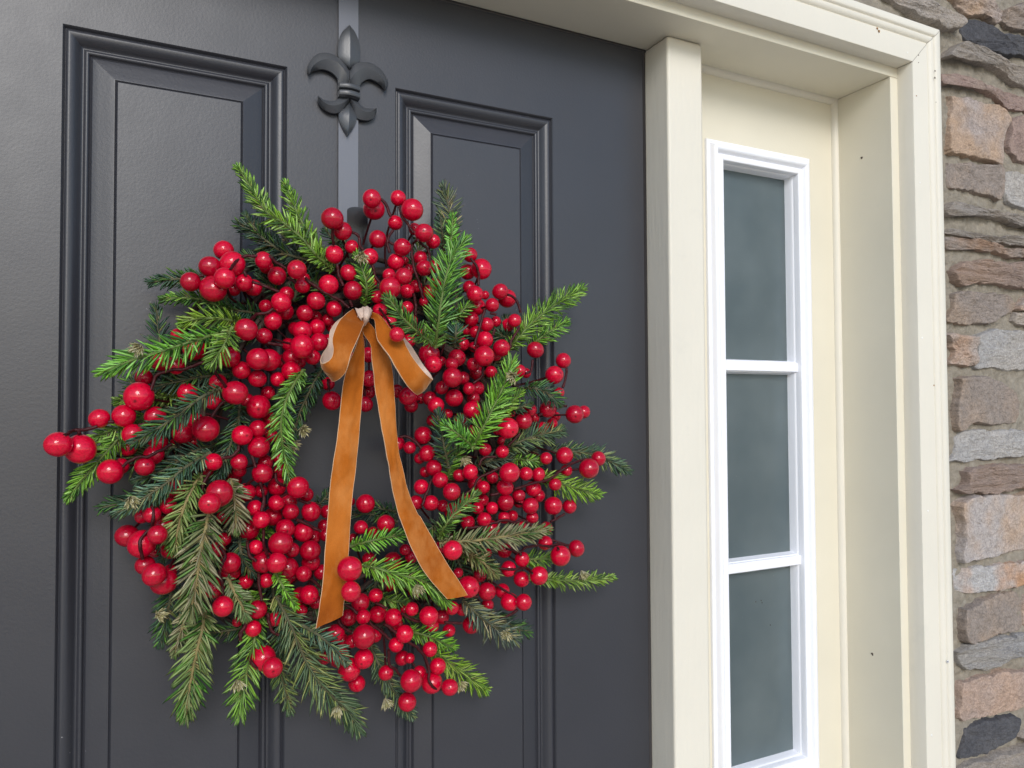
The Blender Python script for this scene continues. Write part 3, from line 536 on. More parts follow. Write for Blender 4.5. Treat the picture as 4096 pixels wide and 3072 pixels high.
# ================================================================ WREATH
wreath = thing('berry_wreath', 'round wreath of glossy red berries and pine sprigs on the dark door', 'wreath')
WC = Vector((0.0, 0.0, -0.0255+Z0))
RG = dict(A=(100,1300,.4521),B=(600,640,.4521),C=(1400,640,.4521),D=(1000,1300,.4521),E=(1600,1300,.4521),F=(400,1800,.4521),G=(1200,1950,.4521),H=(1000,2322,.4521),I=(1700,1900,.4521),J=(600,2222,.3617),K=(1180,1180,.27125),R6=(0,2172,.5425))
def px(rg, x, y): o = RG[rg]; return o[0]+x*o[2], o[1]+y*o[2]
def depth(x, y, L):                         # how far a layer of the wreath stands out from the door
    p = at(x, y, -0.07); r = math.hypot(p.x-WC.x, p.z-WC.z)
    pr = math.exp(-((r-0.20)/0.15)**2)
    return -(0.026 + 0.0235*L*(0.62+0.38*pr) + 0.010*pr)
BER = {
'A':'1010,632,126,2 657,828,86,2 875,805,100,2 1152,812,94,2 293,1057,112,3 490,1097,132,2.4 955,967,90,2 755,1297,110,2 848,1250,72,1 1060,1252,86,2 910,1085,78,1 950,1130,75,0 1180,1040,85,1 1140,1150,88,1 1395,960,90,1 1600,920,116,2 1490,1030,65,1 1350,1050,65,0 1860,600,108,3 1708,507,76,1.6 1335,360,78,2 1205,320,90,1 1050,465,75,1 1500,215,100,1 1350,90,60,1 1435,600,88,1 1665,680,72,1 1510,850,75,1 2115,97,72,2 1812,285,90,2 1915,400,80,2 2060,300,97,3 2160,310,100,2 2057,475,78,2 1965,670,66,1 2065,725,108,2 2150,600,62,1 1922,975,90,2 2060,920,78,2 2070,1080,95,2 2180,980,60,1 2170,840,70,1 1668,1212,78,2 1895,1213,75,2 1895,1285,62,1 2127,1215,65,1.6 2100,1312,90,2 1720,1490,118,3 1635,1578,96,4 1340,1450,85,1 1270,1600,75,2 1960,1480,80,1 2090,1470,58,1 2035,1620,70,2 1850,1370,70,0 1600,1290,65,0',
'B':'652,800,88,1.6 530,945,92,2 730,918,110,2.2 358,1078,88,2 660,1045,94,3 558,1140,117,2 830,1085,80,2 738,1145,60,1 915,1130,75,1 1003,887,75,2 985,850,55,1 1030,945,62,1 1125,1025,80,1.5 1300,970,86,3 1350,1110,68,2 1365,1045,50,1 1580,1105,90,2 1755,998,72,2 1630,835,82,2 1613,517,95,3 1705,628,80,2 1785,768,62,2 1945,855,74,2 2015,700,80,2 1962,342,83,3 1982,435,95,2 2170,555,66,2 2195,337,70,2 2175,900,76,2 1795,1155,86,2 1955,1085,55,1 2010,1210,58,2 2115,1020,60,2 2125,1130,95,3 2035,1330,65,2 1160,1258,87,2.4 1210,1185,66,1 1195,1340,75,1 1025,1295,60,1 1468,1245,80,2 1628,1315,70,2 1370,1355,74,2 1465,1385,55,1 1568,1415,52,1 1610,1475,55,1 850,1500,98,3 1088,1422,80,2 1010,1557,70,2 1280,1490,58,1 1347,1510,85,2 1475,1480,75,2 1225,1635,60,1 1347,1650,103,3 1495,1610,80,2 2115,1435,65,2.5',
'C':'400,557,65,2 432,335,75,3 550,440,97,2.6 572,612,55,1 655,645,84,3 735,720,65,2 462,772,78,2 407,895,75,2.6 485,890,35,1 622,863,62,2 655,955,72,2 475,1030,75,3.2 520,970,50,1 340,1010,58,2 360,1133,97,2.6 505,1160,65,1 585,1115,55,1 180,1080,48,1 242,1208,57,2 505,1305,58,2 415,1545,68,5.9 700,1165,65,1 750,940,60,1 765,1080,50,1 545,1420,55,1 1063,840,65,1.4 1163,965,90,2 1040,990,72,1 1055,1125,58,1 1105,1185,76,2 1125,1300,75,1 1195,1195,40,1 1258,1283,62,2 1328,1163,72,2 1390,1225,82,1 1455,1422,62,2 1400,1460,60,1 1288,1430,50,1 1210,1455,64,2 1075,1410,65,1 1190,1590,77,2 1030,1500,50,1 1340,1665,78,2 1640,1680,75,2 1000,1630,60,1 620,1530,40,1 520,1600,60,1 650,1255,40,1 1110,1520,55,1',
'D':'690,140,60,1 555,285,68,2 370,290,80,1 365,405,85,2 270,320,60,0 245,480,65,2 165,600,62,1 440,330,55,1 185,860,70,1 190,980,60,1 690,520,62,1 725,670,84,2 1055,475,75,2 1050,590,62,1 1020,700,70,2 1050,265,70,1 900,285,45,1.6 1300,585,60,2 1395,630,82,2.4 1510,650,50,1 1425,715,62,1 1585,260,95,2.4 1620,345,78,3.2 1690,320,45,1 1830,290,78,2 1785,342,60,2.6 1790,465,88,3 1885,470,60,1 1698,555,60,2 1975,350,60,2 2072,275,90,3 1940,565,57,2 1805,645,80,2 1645,710,75,2 1590,650,65,1 1965,750,78,2 1750,785,45,1 1865,840,65,1 1615,845,55,1 1530,975,80,2 1412,1085,56,2 1310,1050,60,1.4 1565,1135,72,2 1500,1180,50,1 1625,1265,72,2 1550,1300,50,1 1683,1372,70,2.6 1515,1432,67,2 1785,1475,80,3 1600,1575,70,2 1470,1570,65,1.4 1705,1600,55,1 1850,1330,55,2 1948,1300,70,2.4 2080,1102,58,2 1990,1400,65,1 2065,1435,58,2 2145,1350,55,1 2060,1550,55,1 2010,425,65,1 2010,560,65,1 1975,650,60,1 425,1437,95,3 500,1500,62,2 340,1560,78,1 232,1575,70,2 240,1430,82,1 95,1480,60,1 1022,1580,85,2 540,1650,85,2 360,1650,75,2 1400,130,50,1 270,1290,65,1 890,1560,40,1 250,1180,50,1',
'E':'1195,235,80,2 1445,315,68,2 1365,442,83,2 1408,598,48,1.6 1060,405,56,2 1115,425,45,1 900,205,77,2 750,130,74,2 805,415,55,1 680,420,65,1 570,180,58,1.6 655,195,48,1 1545,790,82,2 1625,770,58,1 1310,745,75,2 1380,810,42,1 1345,870,50,1 1260,915,60,1 1150,750,60,2 1095,850,76,2.4 955,912,95,3 1190,820,45,1 905,1120,60,2 905,1030,45,1 1455,1155,77,2 1755,1183,67,2 1672,1270,90,3 1472,1288,54,1.6 1292,1180,56,2 970,1307,92,3 1115,1315,62,2.4 1225,1322,60,2 1373,1410,56,2.4 1180,1450,70,1.4 930,1435,72,2 1050,1507,58,2 1225,1510,60,1 935,1570,75,2 1155,1600,72,2 1355,1600,82,2 1500,1605,63,1.6 820,1350,55,2 690,1390,70,1 815,1620,55,2 690,1620,55,1 580,1550,60,1 985,780,40,1 1050,1570,48,1 850,270,50,1 620,930,50,1 860,935,40,1',
'F':'1560,325,85,1 1560,465,70,2 1670,450,80,1 1688,558,70,2 1425,375,58,1 1300,380,80,1 1365,520,62,1 1425,620,75,2 1530,590,85,1 1860,565,86,2 1640,695,85,2 1800,725,86,2 2010,545,60,1 1985,670,60,1 2000,750,60,1 1315,710,92,1 1598,825,105,3 1700,885,65,2 1860,890,92,2 1865,990,80,1 1895,770,60,1 1445,990,95,2 1563,998,90,3 1665,1045,92,2 1680,1130,60,1 1380,860,65,2 1470,1155,65,2 1803,1095,70,2 1960,1080,68,1 1290,1165,65,1 1330,1085,55,0 1155,1000,90,2 1160,1065,90,1 1088,1383,92,3 1010,1220,90,1 770,1310,75,1 1395,1412,82,2 1355,1580,72,2 1553,1495,66,2 1850,1280,84,2 1775,1285,75,1 1910,1345,60,1 1780,1420,55,1 1215,1520,45,1 480,1103,100,3 560,1160,118,2 400,1020,85,1.4 370,830,120,2 510,750,85,2.6 460,570,75,2 370,590,60,1 605,500,75,2 240,760,100,1 560,670,85,1 620,880,82,1 490,890,60,0 620,1070,60,0 1040,880,70,1 1100,790,60,1 1090,600,60,0 780,760,60,0',
'G':'760,320,80,2 538,352,62,2 645,400,55,1 470,450,45,1 610,630,60,1 440,720,110,5.2 450,920,90,5.0 670,955,63,2 535,1015,80,2 430,1150,75,1 560,1145,65,2 690,1120,78,1 825,1150,80,2 850,1210,60,1 990,1075,62,2 920,1080,35,1 1140,1135,86,3 1255,1145,65,1 1345,1065,62,2 1165,1225,65,1 1435,1080,55,1 1490,880,98,3 1655,920,80,2 1790,915,66,1 1855,1012,80,2 1980,1015,72,2.8 1515,1215,78,1 1318,1265,57,1 315,1290,82,2 375,1350,55,1 565,1320,103,3 665,1310,60,1 460,1360,60,1 565,1515,86,2 435,1610,100,2 345,1500,90,1 215,1510,55,1 925,1295,77,2 850,1392,65,2 905,1510,65,1 970,1510,45,1 1150,1430,66,2 1220,1580,72,2 760,1640,66,2 985,1710,98,3 1060,1640,60,1 1350,555,88,4 1240,530,55,1 1400,755,45,1 1590,780,60,1 1640,830,40,0 1810,560,65,1 1845,720,68,2 1965,635,67,2 1960,810,70,2 2115,780,82,3 2170,490,65,1.6 2180,355,55,1 930,550,50,1 985,615,55,1 820,650,80,0 780,850,75,0 1010,930,55,0 1660,580,40,1 1565,195,58,2 1485,310,65,1 1630,285,65,2 1700,190,55,2 1805,265,55,2 1880,250,50,1 2040,170,72,1 2055,265,55,2 1965,340,55,1 1690,370,80,1 1350,210,75,1 1470,130,50,1 1660,1040,55,0 1710,1140,40,0 200,1230,50,0',
'H':'115,685,112,2 200,770,90,3 945,910,75,1 660,705,60,1 1390,1075,82,2 1610,905,95,2 1768,945,75,3 1500,820,55,1',
'I':'1050,600,57,2 1340,650,72,2 1198,715,92,3 862,745,66,2 738,830,70,2 855,920,68,2 1010,893,80,2'}
berries = []
for rg, txt in BER.items():
    for t in txt.split():
        x, y, r, L = map(float, t.split(',')); X, Y = px(rg, x, y); r *= RG[rg][2]
        if any(math.hypot(X-q[0], Y-q[1]) < 0.55*max(r, q[2]) and abs(r-q[2]) < 0.45*max(r, q[2]) for q in berries): continue
        berries.append((X, Y, r, L))
print('berries', len(berries))
# one berry shape, shared: a sphere with a small dimpled blossom end and a faint moulding seam
def berry_mesh(seed):
    mb = MB(); mb.c = []; nu, nv = 26, 18; rows = []
    for j in range(nv+1):
        th = math.pi*j/nv; R_ = []
        for i in range(nu):
            ph = math.tau*i/nu; rr = 1.0+0.018*noise.noise(Vector((math.sin(th)*math.cos(ph), math.sin(th)*math.sin(ph), math.cos(th)))*1.6+Vector((seed*7, 0, 0)))
            if j == 0: rr = 0.965
            R_.append(Vector((math.sin(th)*math.cos(ph), math.sin(th)*math.sin(ph), math.cos(th)*1.02))*rr)
            mb.c.append((0.12, 0.1, 0.1) if j == 0 else (1, 1, 1))
        rows.append(R_)
    mb.grid(rows, closed_u=True); o = mb.build('berry', M['berry']); me = o.data; bpy.data.objects.remove(o); return me
BM = [berry_mesh(s_) for s_ in range(4)]
random.seed(3); BPOS = []
for (X, Y, r, L) in berries:
    yd = depth(X, Y, L)+random.uniform(-0.004, 0.004); p = at(X, Y, yd)
    cz = (p-Vector((CAM.x, CAM.y, CAM.z+Z0))).dot(FWD); rr = r*cz/F_PX
    BPOS.append([p, rr, X, Y, L])
# let neighbours touch instead of interpenetrating: push the deeper one back along its own sight line
for it in range(6):
    for i in range(len(BPOS)):
        for j in range(i):
            a, b_ = BPOS[i], BPOS[j]; d = (a[0]-b_[0]).length; need = (a[1]+b_[1])*0.93
            if d < need:
                back = a if a[0].y > b_[0].y else b_; front = b_ if back is a else a
                if back[0].y < -0.02: back[0] = at(back[2], back[3], min(-0.014, back[0].y+min(0.006, need-d)))
                front[0] = at(front[2], front[3], front[0].y-0.002)
rank = sorted(range(len(BPOS)), key=lambda i_: -(BPOS[i_][1]*(1.0+0.55*min(BPOS[i_][4], 2.0))))
single = set(rank[:300])                     # the 300 that show largest; the small ones deep in the ring follow as one part
mass = MB(); mass.c = []
for bi, (p, rr, X, Y, L) in enumerate(BPOS):
    if bi not in single:
        me = random.choice(BM); rot = Vector((random.uniform(-1,1), random.uniform(-1,1), random.uniform(-1,1))).to_track_quat('Z', 'Y')
        mass.add([p+rot@(v.co*rr) for v in me.vertices], [tuple(f.vertices) for f in me.polygons]); mass.c += [(0.12, 0.1, 0.1) if vi < 26 else (1, 1, 1) for vi in range(len(me.vertices))]; continue
    o = bpy.data.objects.new('berry', random.choice(BM)); COL.objects.link(o); o.parent = wreath; o.location = p; o.scale = (rr*random.uniform(.98,1.02), rr*random.uniform(.98,1.02), rr*random.uniform(.97,1.05))
    out = (p-WC); out.y = 0; out = out.normalized() if out.length > 1e-5 else Vector((0,0,1))
    if random.random() < 0.28: ax = Vector((random.uniform(-.6,.6), -1, random.uniform(-.6,.6)))
    else: ax = out+Vector((random.uniform(-1,1), random.uniform(0.1,1.0), random.uniform(-1,1)))
    o.rotation_euler = ax.to_track_quat('Z', 'Y').to_euler()
mass.build('small_berries', M['berry_mass'], wreath)['kind'] = 'stuff'

# grapevine ring under the berries
random.seed(5)
for k_ in range(14):
    ph = random.uniform(0, math.tau); tw = random.choice((3, 4, 5)); R0 = random.uniform(0.165, 0.215); pts = []
    for i in range(61):
        a = math.tau*i/60; rr = R0+0.018*math.cos(tw*a+ph); pts.append(Vector((WC.x+rr*math.cos(a), -0.030-0.016*math.sin(tw*a+ph), WC.z+rr*math.sin(a))))
    mb = MB(); mb.tube(pts, random.uniform(0.0022, 0.0042), 7, caps=False); mb.build('vine', M['vine'], wreath)

# wire stems carrying the berries
STEM = {
'A':'350,975 430,935 530,925 635,895|480,930 485,975|735,860 790,855|1115,585 1135,510 1170,440 1270,405 1420,385 1530,345 1640,315|1780,550 1720,470 1680,410 1700,370 1740,345|1650,815 1700,740 1770,670|865,1255 920,1205 1000,1170 1090,1165 1170,1125 1300,1050|1000,890 1070,875|1745,1180 1830,1160 1880,1110 1890,1060|1580,1500 1570,1440 1590,1380 1640,1300|2080,1390 2115,1520 2110,1620',
'B':'705,975 760,900 830,855 940,850 1060,860 1120,910 1200,950|1220,1040 1290,1085|435,1030 475,1020|905,1075 1000,1110 1140,1165|1370,1045 1480,1130 1600,1200 1690,1250 1760,1310|1615,610 1620,750|1655,915 1670,1020 1710,1110|1785,635 1840,670 1860,760 1890,800|1965,930 2000,1040 2030,1090|2045,345 2090,400 2130,500|2150,620 2100,710 2120,820|890,1415 940,1370 1040,1350 1090,1320|1870,1130 1930,1090 2020,1130|1770,1240 1790,1300|1040,1620 1180,1640|830,980 855,1020',
'C':'275,345 320,395 365,500|335,720 390,745|440,410 455,480 510,570 565,645|600,705 560,740 545,830 570,960 610,1090 650,1230|610,720 690,800 705,890|1070,870 1120,940 1140,1020 1135,1110|1395,1190 1470,1240 1510,1350|1500,1480 1430,1600 1420,1660|1190,1330 1140,1500 1100,1640|560,1180 580,1280 580,1380|1240,1355 1290,1370|1275,1490 1265,1550',
'E':'1175,310 1160,400 1110,430|1475,380 1470,460 1440,550|1395,735 1430,720 1470,720|0,995 60,985 130,1030 190,1085|735,370 720,460 650,515|700,1240 740,1175 850,1165|500,1560 650,1440 690,1360 790,1310 890,1260|950,1080 1060,960|1010,1450 1200,1395 1330,1360 1420,1290 1560,1210 1690,1180|280,1360 240,1480 190,1600|800,1505 870,1490|1220,800 1255,785',
'F':'1415,290 1450,420 1430,540|1445,695 1450,830 1490,950|1550,200 1570,280 1650,325|465,500 470,600 450,690 370,770 355,850 380,970|530,390 470,490|1060,850 1105,940 1060,1060 1075,1180 1095,1290|1300,800 1320,920 1380,980|1400,1090 1410,1220 1430,1330|1480,1440 1510,1580 1580,1640|1280,1440 1280,1560 1240,1650|1750,440 1960,500|1730,610 1960,720|1860,1130 1960,1220|1340,50 1375,150',
'J':'1075,1110 1130,1200 1200,1240|1000,940 1000,860 1050,780 1050,650',
'D':'690,480 700,600',
'H':'770,340 820,410 900,460|1050,370 1180,470 1240,520|1400,540 1520,640 1580,770 1580,870 1620,940 1690,965|1230,610 1230,740 1290,790 1330,840|840,210 950,290|1110,195 1210,245|1340,290 1450,355 1510,360|1720,370 1880,380|1190,380 1290,460',
'I':'1110,415 1180,380 1240,340|720,650 830,680 900,640 1000,620 1100,630 1190,610 1270,620|840,680 850,710|620,820 760,835 850,825 900,830 950,865|790,850 795,880|660,1265 750,1240 820,1195|350,470 500,455 700,400 790,420 870,400 950,460|210,1105 320,1080 470,1075|1150,350 1150,390|1165,625 1180,660'}
def front_at(X, Y, base):                    # stand a wire just off the surface of the berries it crosses
    y = base
    for (p, rr, bx, by, L) in BPOS:
        rp = rr*F_PX/max(0.2, (p-Vector((CAM.x, CAM.y, CAM.z+Z0))).dot(FWD)); d = math.hypot(X-bx, Y-by)
        if d < rp*0.98:
            yy = p.y-rr*math.sqrt(max(0, 1-(d/rp)**2))-0.0012
            if yy < y: y = yy
    return y
random.seed(8)
for rg, txt in STEM.items():
    for s_ in txt.split('|'):
        P2 = [px(rg, *map(float, q.split(','))) for q in s_.split()]
        ys = [front_at(x, y, depth(x, y, 2.3)) for x, y in P2]; mn = min(ys); ys = [max(v, -0.16) for v in ys]
        pts = smooth([at(x, y, v) for (x, y), v in zip(P2, ys)], 8*len(P2))
        pts = [p+Vector((noise.noise(p*160), noise.noise(p*160+Vector((3,3,3))), noise.noise(p*160+Vector((7,7,7)))))*0.0009 for p in pts]
        mb = MB(); mb.tube(pts, [0.00165+0.0003*noise.noise(p*400) for p in pts], 7); mb.build('berry_stem', M['wire'], wreath)
# short wires from each berry back into the ring
for i, (p, rr, X, Y, L) in enumerate(BPOS):
    if i % 2: continue
    ang = math.atan2(p.z-WC.z, p.x-WC.x)+random.uniform(-.15, .15); q = Vector((WC.x+0.19*math.cos(ang), -0.035, WC.z+0.19*math.sin(ang)))
    if (q-p).length > 0.16: q = p.lerp(q, 0.16/(q-p).length)
    m_ = p.lerp(q, 0.5)+Vector((random.uniform(-.01,.01), 0.012, random.uniform(-.01,.01)))
    if q.y > -0.012: q.y = -0.012
    if m_.y > -0.012: m_.y = -0.012
    mb = MB(); mb.tube(smooth([p, m_, q], 9), 0.0014, 6, caps=False); mb.build('berry_stem', M['wire'], wreath)

# ---- pine sprigs
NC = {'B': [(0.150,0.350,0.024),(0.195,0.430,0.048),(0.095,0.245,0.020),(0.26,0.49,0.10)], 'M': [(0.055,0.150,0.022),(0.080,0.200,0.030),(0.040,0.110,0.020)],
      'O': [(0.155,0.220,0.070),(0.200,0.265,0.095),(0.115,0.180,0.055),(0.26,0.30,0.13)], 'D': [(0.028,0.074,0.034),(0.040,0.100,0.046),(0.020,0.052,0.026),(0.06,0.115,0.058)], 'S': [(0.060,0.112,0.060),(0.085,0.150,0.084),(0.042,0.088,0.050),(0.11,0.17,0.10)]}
TAN = (0.36, 0.23, 0.10)
def needle(mb, p, d, nrm, L, wd, col, curve, tanf):
    s_ = d.cross(nrm)
    if s_.length < 1e-5: return
    s_.normalize(); n = s_.cross(d).normalized(); o = len(mb.v); ring = [(0.0, 0.55), (0.35, 1.0), (0.75, 0.85)]
    for t, wv in ring:
        c = p+d*(L*t)+curve*(t*t*L); a = s_*(wd*wv*0.5); h = n*(wd*wv*0.24)
        mb.v += [tuple(c-a), tuple(c+h), tuple(c+a), tuple(c-h)]
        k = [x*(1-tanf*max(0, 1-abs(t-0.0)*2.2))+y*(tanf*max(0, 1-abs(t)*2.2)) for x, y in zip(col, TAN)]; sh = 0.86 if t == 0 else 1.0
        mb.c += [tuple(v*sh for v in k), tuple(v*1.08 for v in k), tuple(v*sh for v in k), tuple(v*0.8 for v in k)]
    mb.v.append(tuple(p+d*L+curve*L)); mb.c.append(tuple(x*0.6+y*0.4 for x, y in zip(col, TAN)) if tanf > 0.3 else tuple(v*1.1 for v in col))
    for r0 in range(2):
        for q in range(4): mb.f.append((o+r0*4+q, o+r0*4+(q+1) % 4, o+r0*4+4+(q+1) % 4, o+r0*4+4+q))
    for q in range(4): mb.f.append((o+8+q, o+8+(q+1) % 4, o+12))
CAMW = Vector((CAM.x, CAM.y, CAM.z+Z0))
def sprig(P3, hw, kind, dense=1.0, bud=None):
    tone = (random.uniform(0.85, 1.2), random.uniform(0.82, 1.08), random.uniform(0.8, 1.3))
    base = kind if kind in NC else 'B'; tk = {'M': 'B', 'S': 'D'}.get(base, base)
    length = sum((b_-a).length for a, b_ in zip(P3, P3[1:])); n = max(14, int(length/0.0022*dense)); pts = smooth(P3, n)
    root = MB(); root.tube(pts[::3]+[pts[-1]], [0.0021-0.0011*i/(len(pts[::3])) for i in range(len(pts[::3])+1)], 6)
    st_ = root.build('pine_sprig', M['twig'][tk], wreath)
    mb = MB(); mb.c = []; roll = random.uniform(-0.5, 0.5)
    for i, p in enumerate(pts):
        t = (pts[min(i+1, n-1)]-pts[max(i-1, 0)]).normalized(); view = (CAMW-p).normalized(); side_ = t.cross(view)
        if side_.length < 1e-4: continue
        side_.normalize(); fr = side_.cross(t).normalized()
        if fr.dot(view) < 0: fr = -fr
        u = i/(n-1); taper = min(1.0, 0.55+1.6*u) if u < 0.3 else (1.0 if u < 0.72 else 1.0-0.50*(u-0.72)/0.28)
        for sgn in (-1, 1):
            for lane in range(2):
                if lane == 1 and random.random() < 0.30: continue
                phi = random.gauss(roll*0.25, 0.30) if lane == 0 else random.uniform(0.35, 1.5)*(1 if random.random() < 0.75 else -1)
                rad = side_*sgn*math.cos(phi)+fr*math.sin(phi)
                th = math.radians(random.gauss(52-26*max(0, u-0.6)/0.4, 10)); d = (t*math.cos(th)+rad*math.sin(th)).normalized()
                L = hw/math.sin(math.radians(56))*taper*random.uniform(0.80, 1.12)*(1 if lane == 0 else 0.8); L = min(max(L*1.16, 0.007), 0.036)
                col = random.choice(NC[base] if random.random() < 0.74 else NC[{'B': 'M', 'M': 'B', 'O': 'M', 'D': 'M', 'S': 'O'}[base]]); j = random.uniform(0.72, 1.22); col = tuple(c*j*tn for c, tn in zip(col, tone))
                tf = random.random(); tanf = (0.65 if tf < 0.25 else 0.04) if base == 'O' else (0.6 if tf < (0.10 if base == 'B' else 0.22) else 0.0)
                needle(mb, p+rad*0.0012, d, fr if lane == 0 else rad.cross(t), L, random.uniform(0.0016, 0.0028)*(1.2 if base == 'O' else 1.0), col, t*random.uniform(-0.06, 0.26)+fr*random.uniform(-0.12, 0.16)+Vector((0, 0, -0.08))*random.random(), tanf)
    for k_ in range(9):                       # tuft at the tip
        t = (pts[-1]-pts[-3]).normalized(); v = Vector((random.uniform(-1,1), random.uniform(-1,1), random.uniform(-1,1))); d = (t*1.6+v*0.6).normalized()
        needle(mb, pts[-1], d, v.cross(t), hw*random.uniform(0.5, 0.85), 0.0015, random.choice(NC[base]), t*0.05, 0.2)
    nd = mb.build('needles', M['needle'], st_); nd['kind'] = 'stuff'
    if bud:
        mb = MB(); mb.c = []; c = bud; ax = Vector((random.uniform(-.5,.5), -0.7, random.uniform(-.6,.1))).normalized()
        a1 = ax.orthogonal().normalized(); a2 = ax.cross(a1)
        for k_ in range(60):
            an = random.uniform(0, math.tau); sp = random.uniform(0.0, 0.85); d = (ax*1.0+(a1*math.cos(an)+a2*math.sin(an))*sp).normalized()
            needle(mb, c-ax*0.004+(a1*math.cos(an)+a2*math.sin(an))*0.001, d, ax, random.uniform(0.010, 0.0145), 0.0016, random.choice([(0.50,0.46,0.26),(0.34,0.33,0.15),(0.26,0.24,0.12),(0.60,0.58,0.40)]), -ax*0.02, 0.45)
        mb.build('bud', M['bud'], st_)
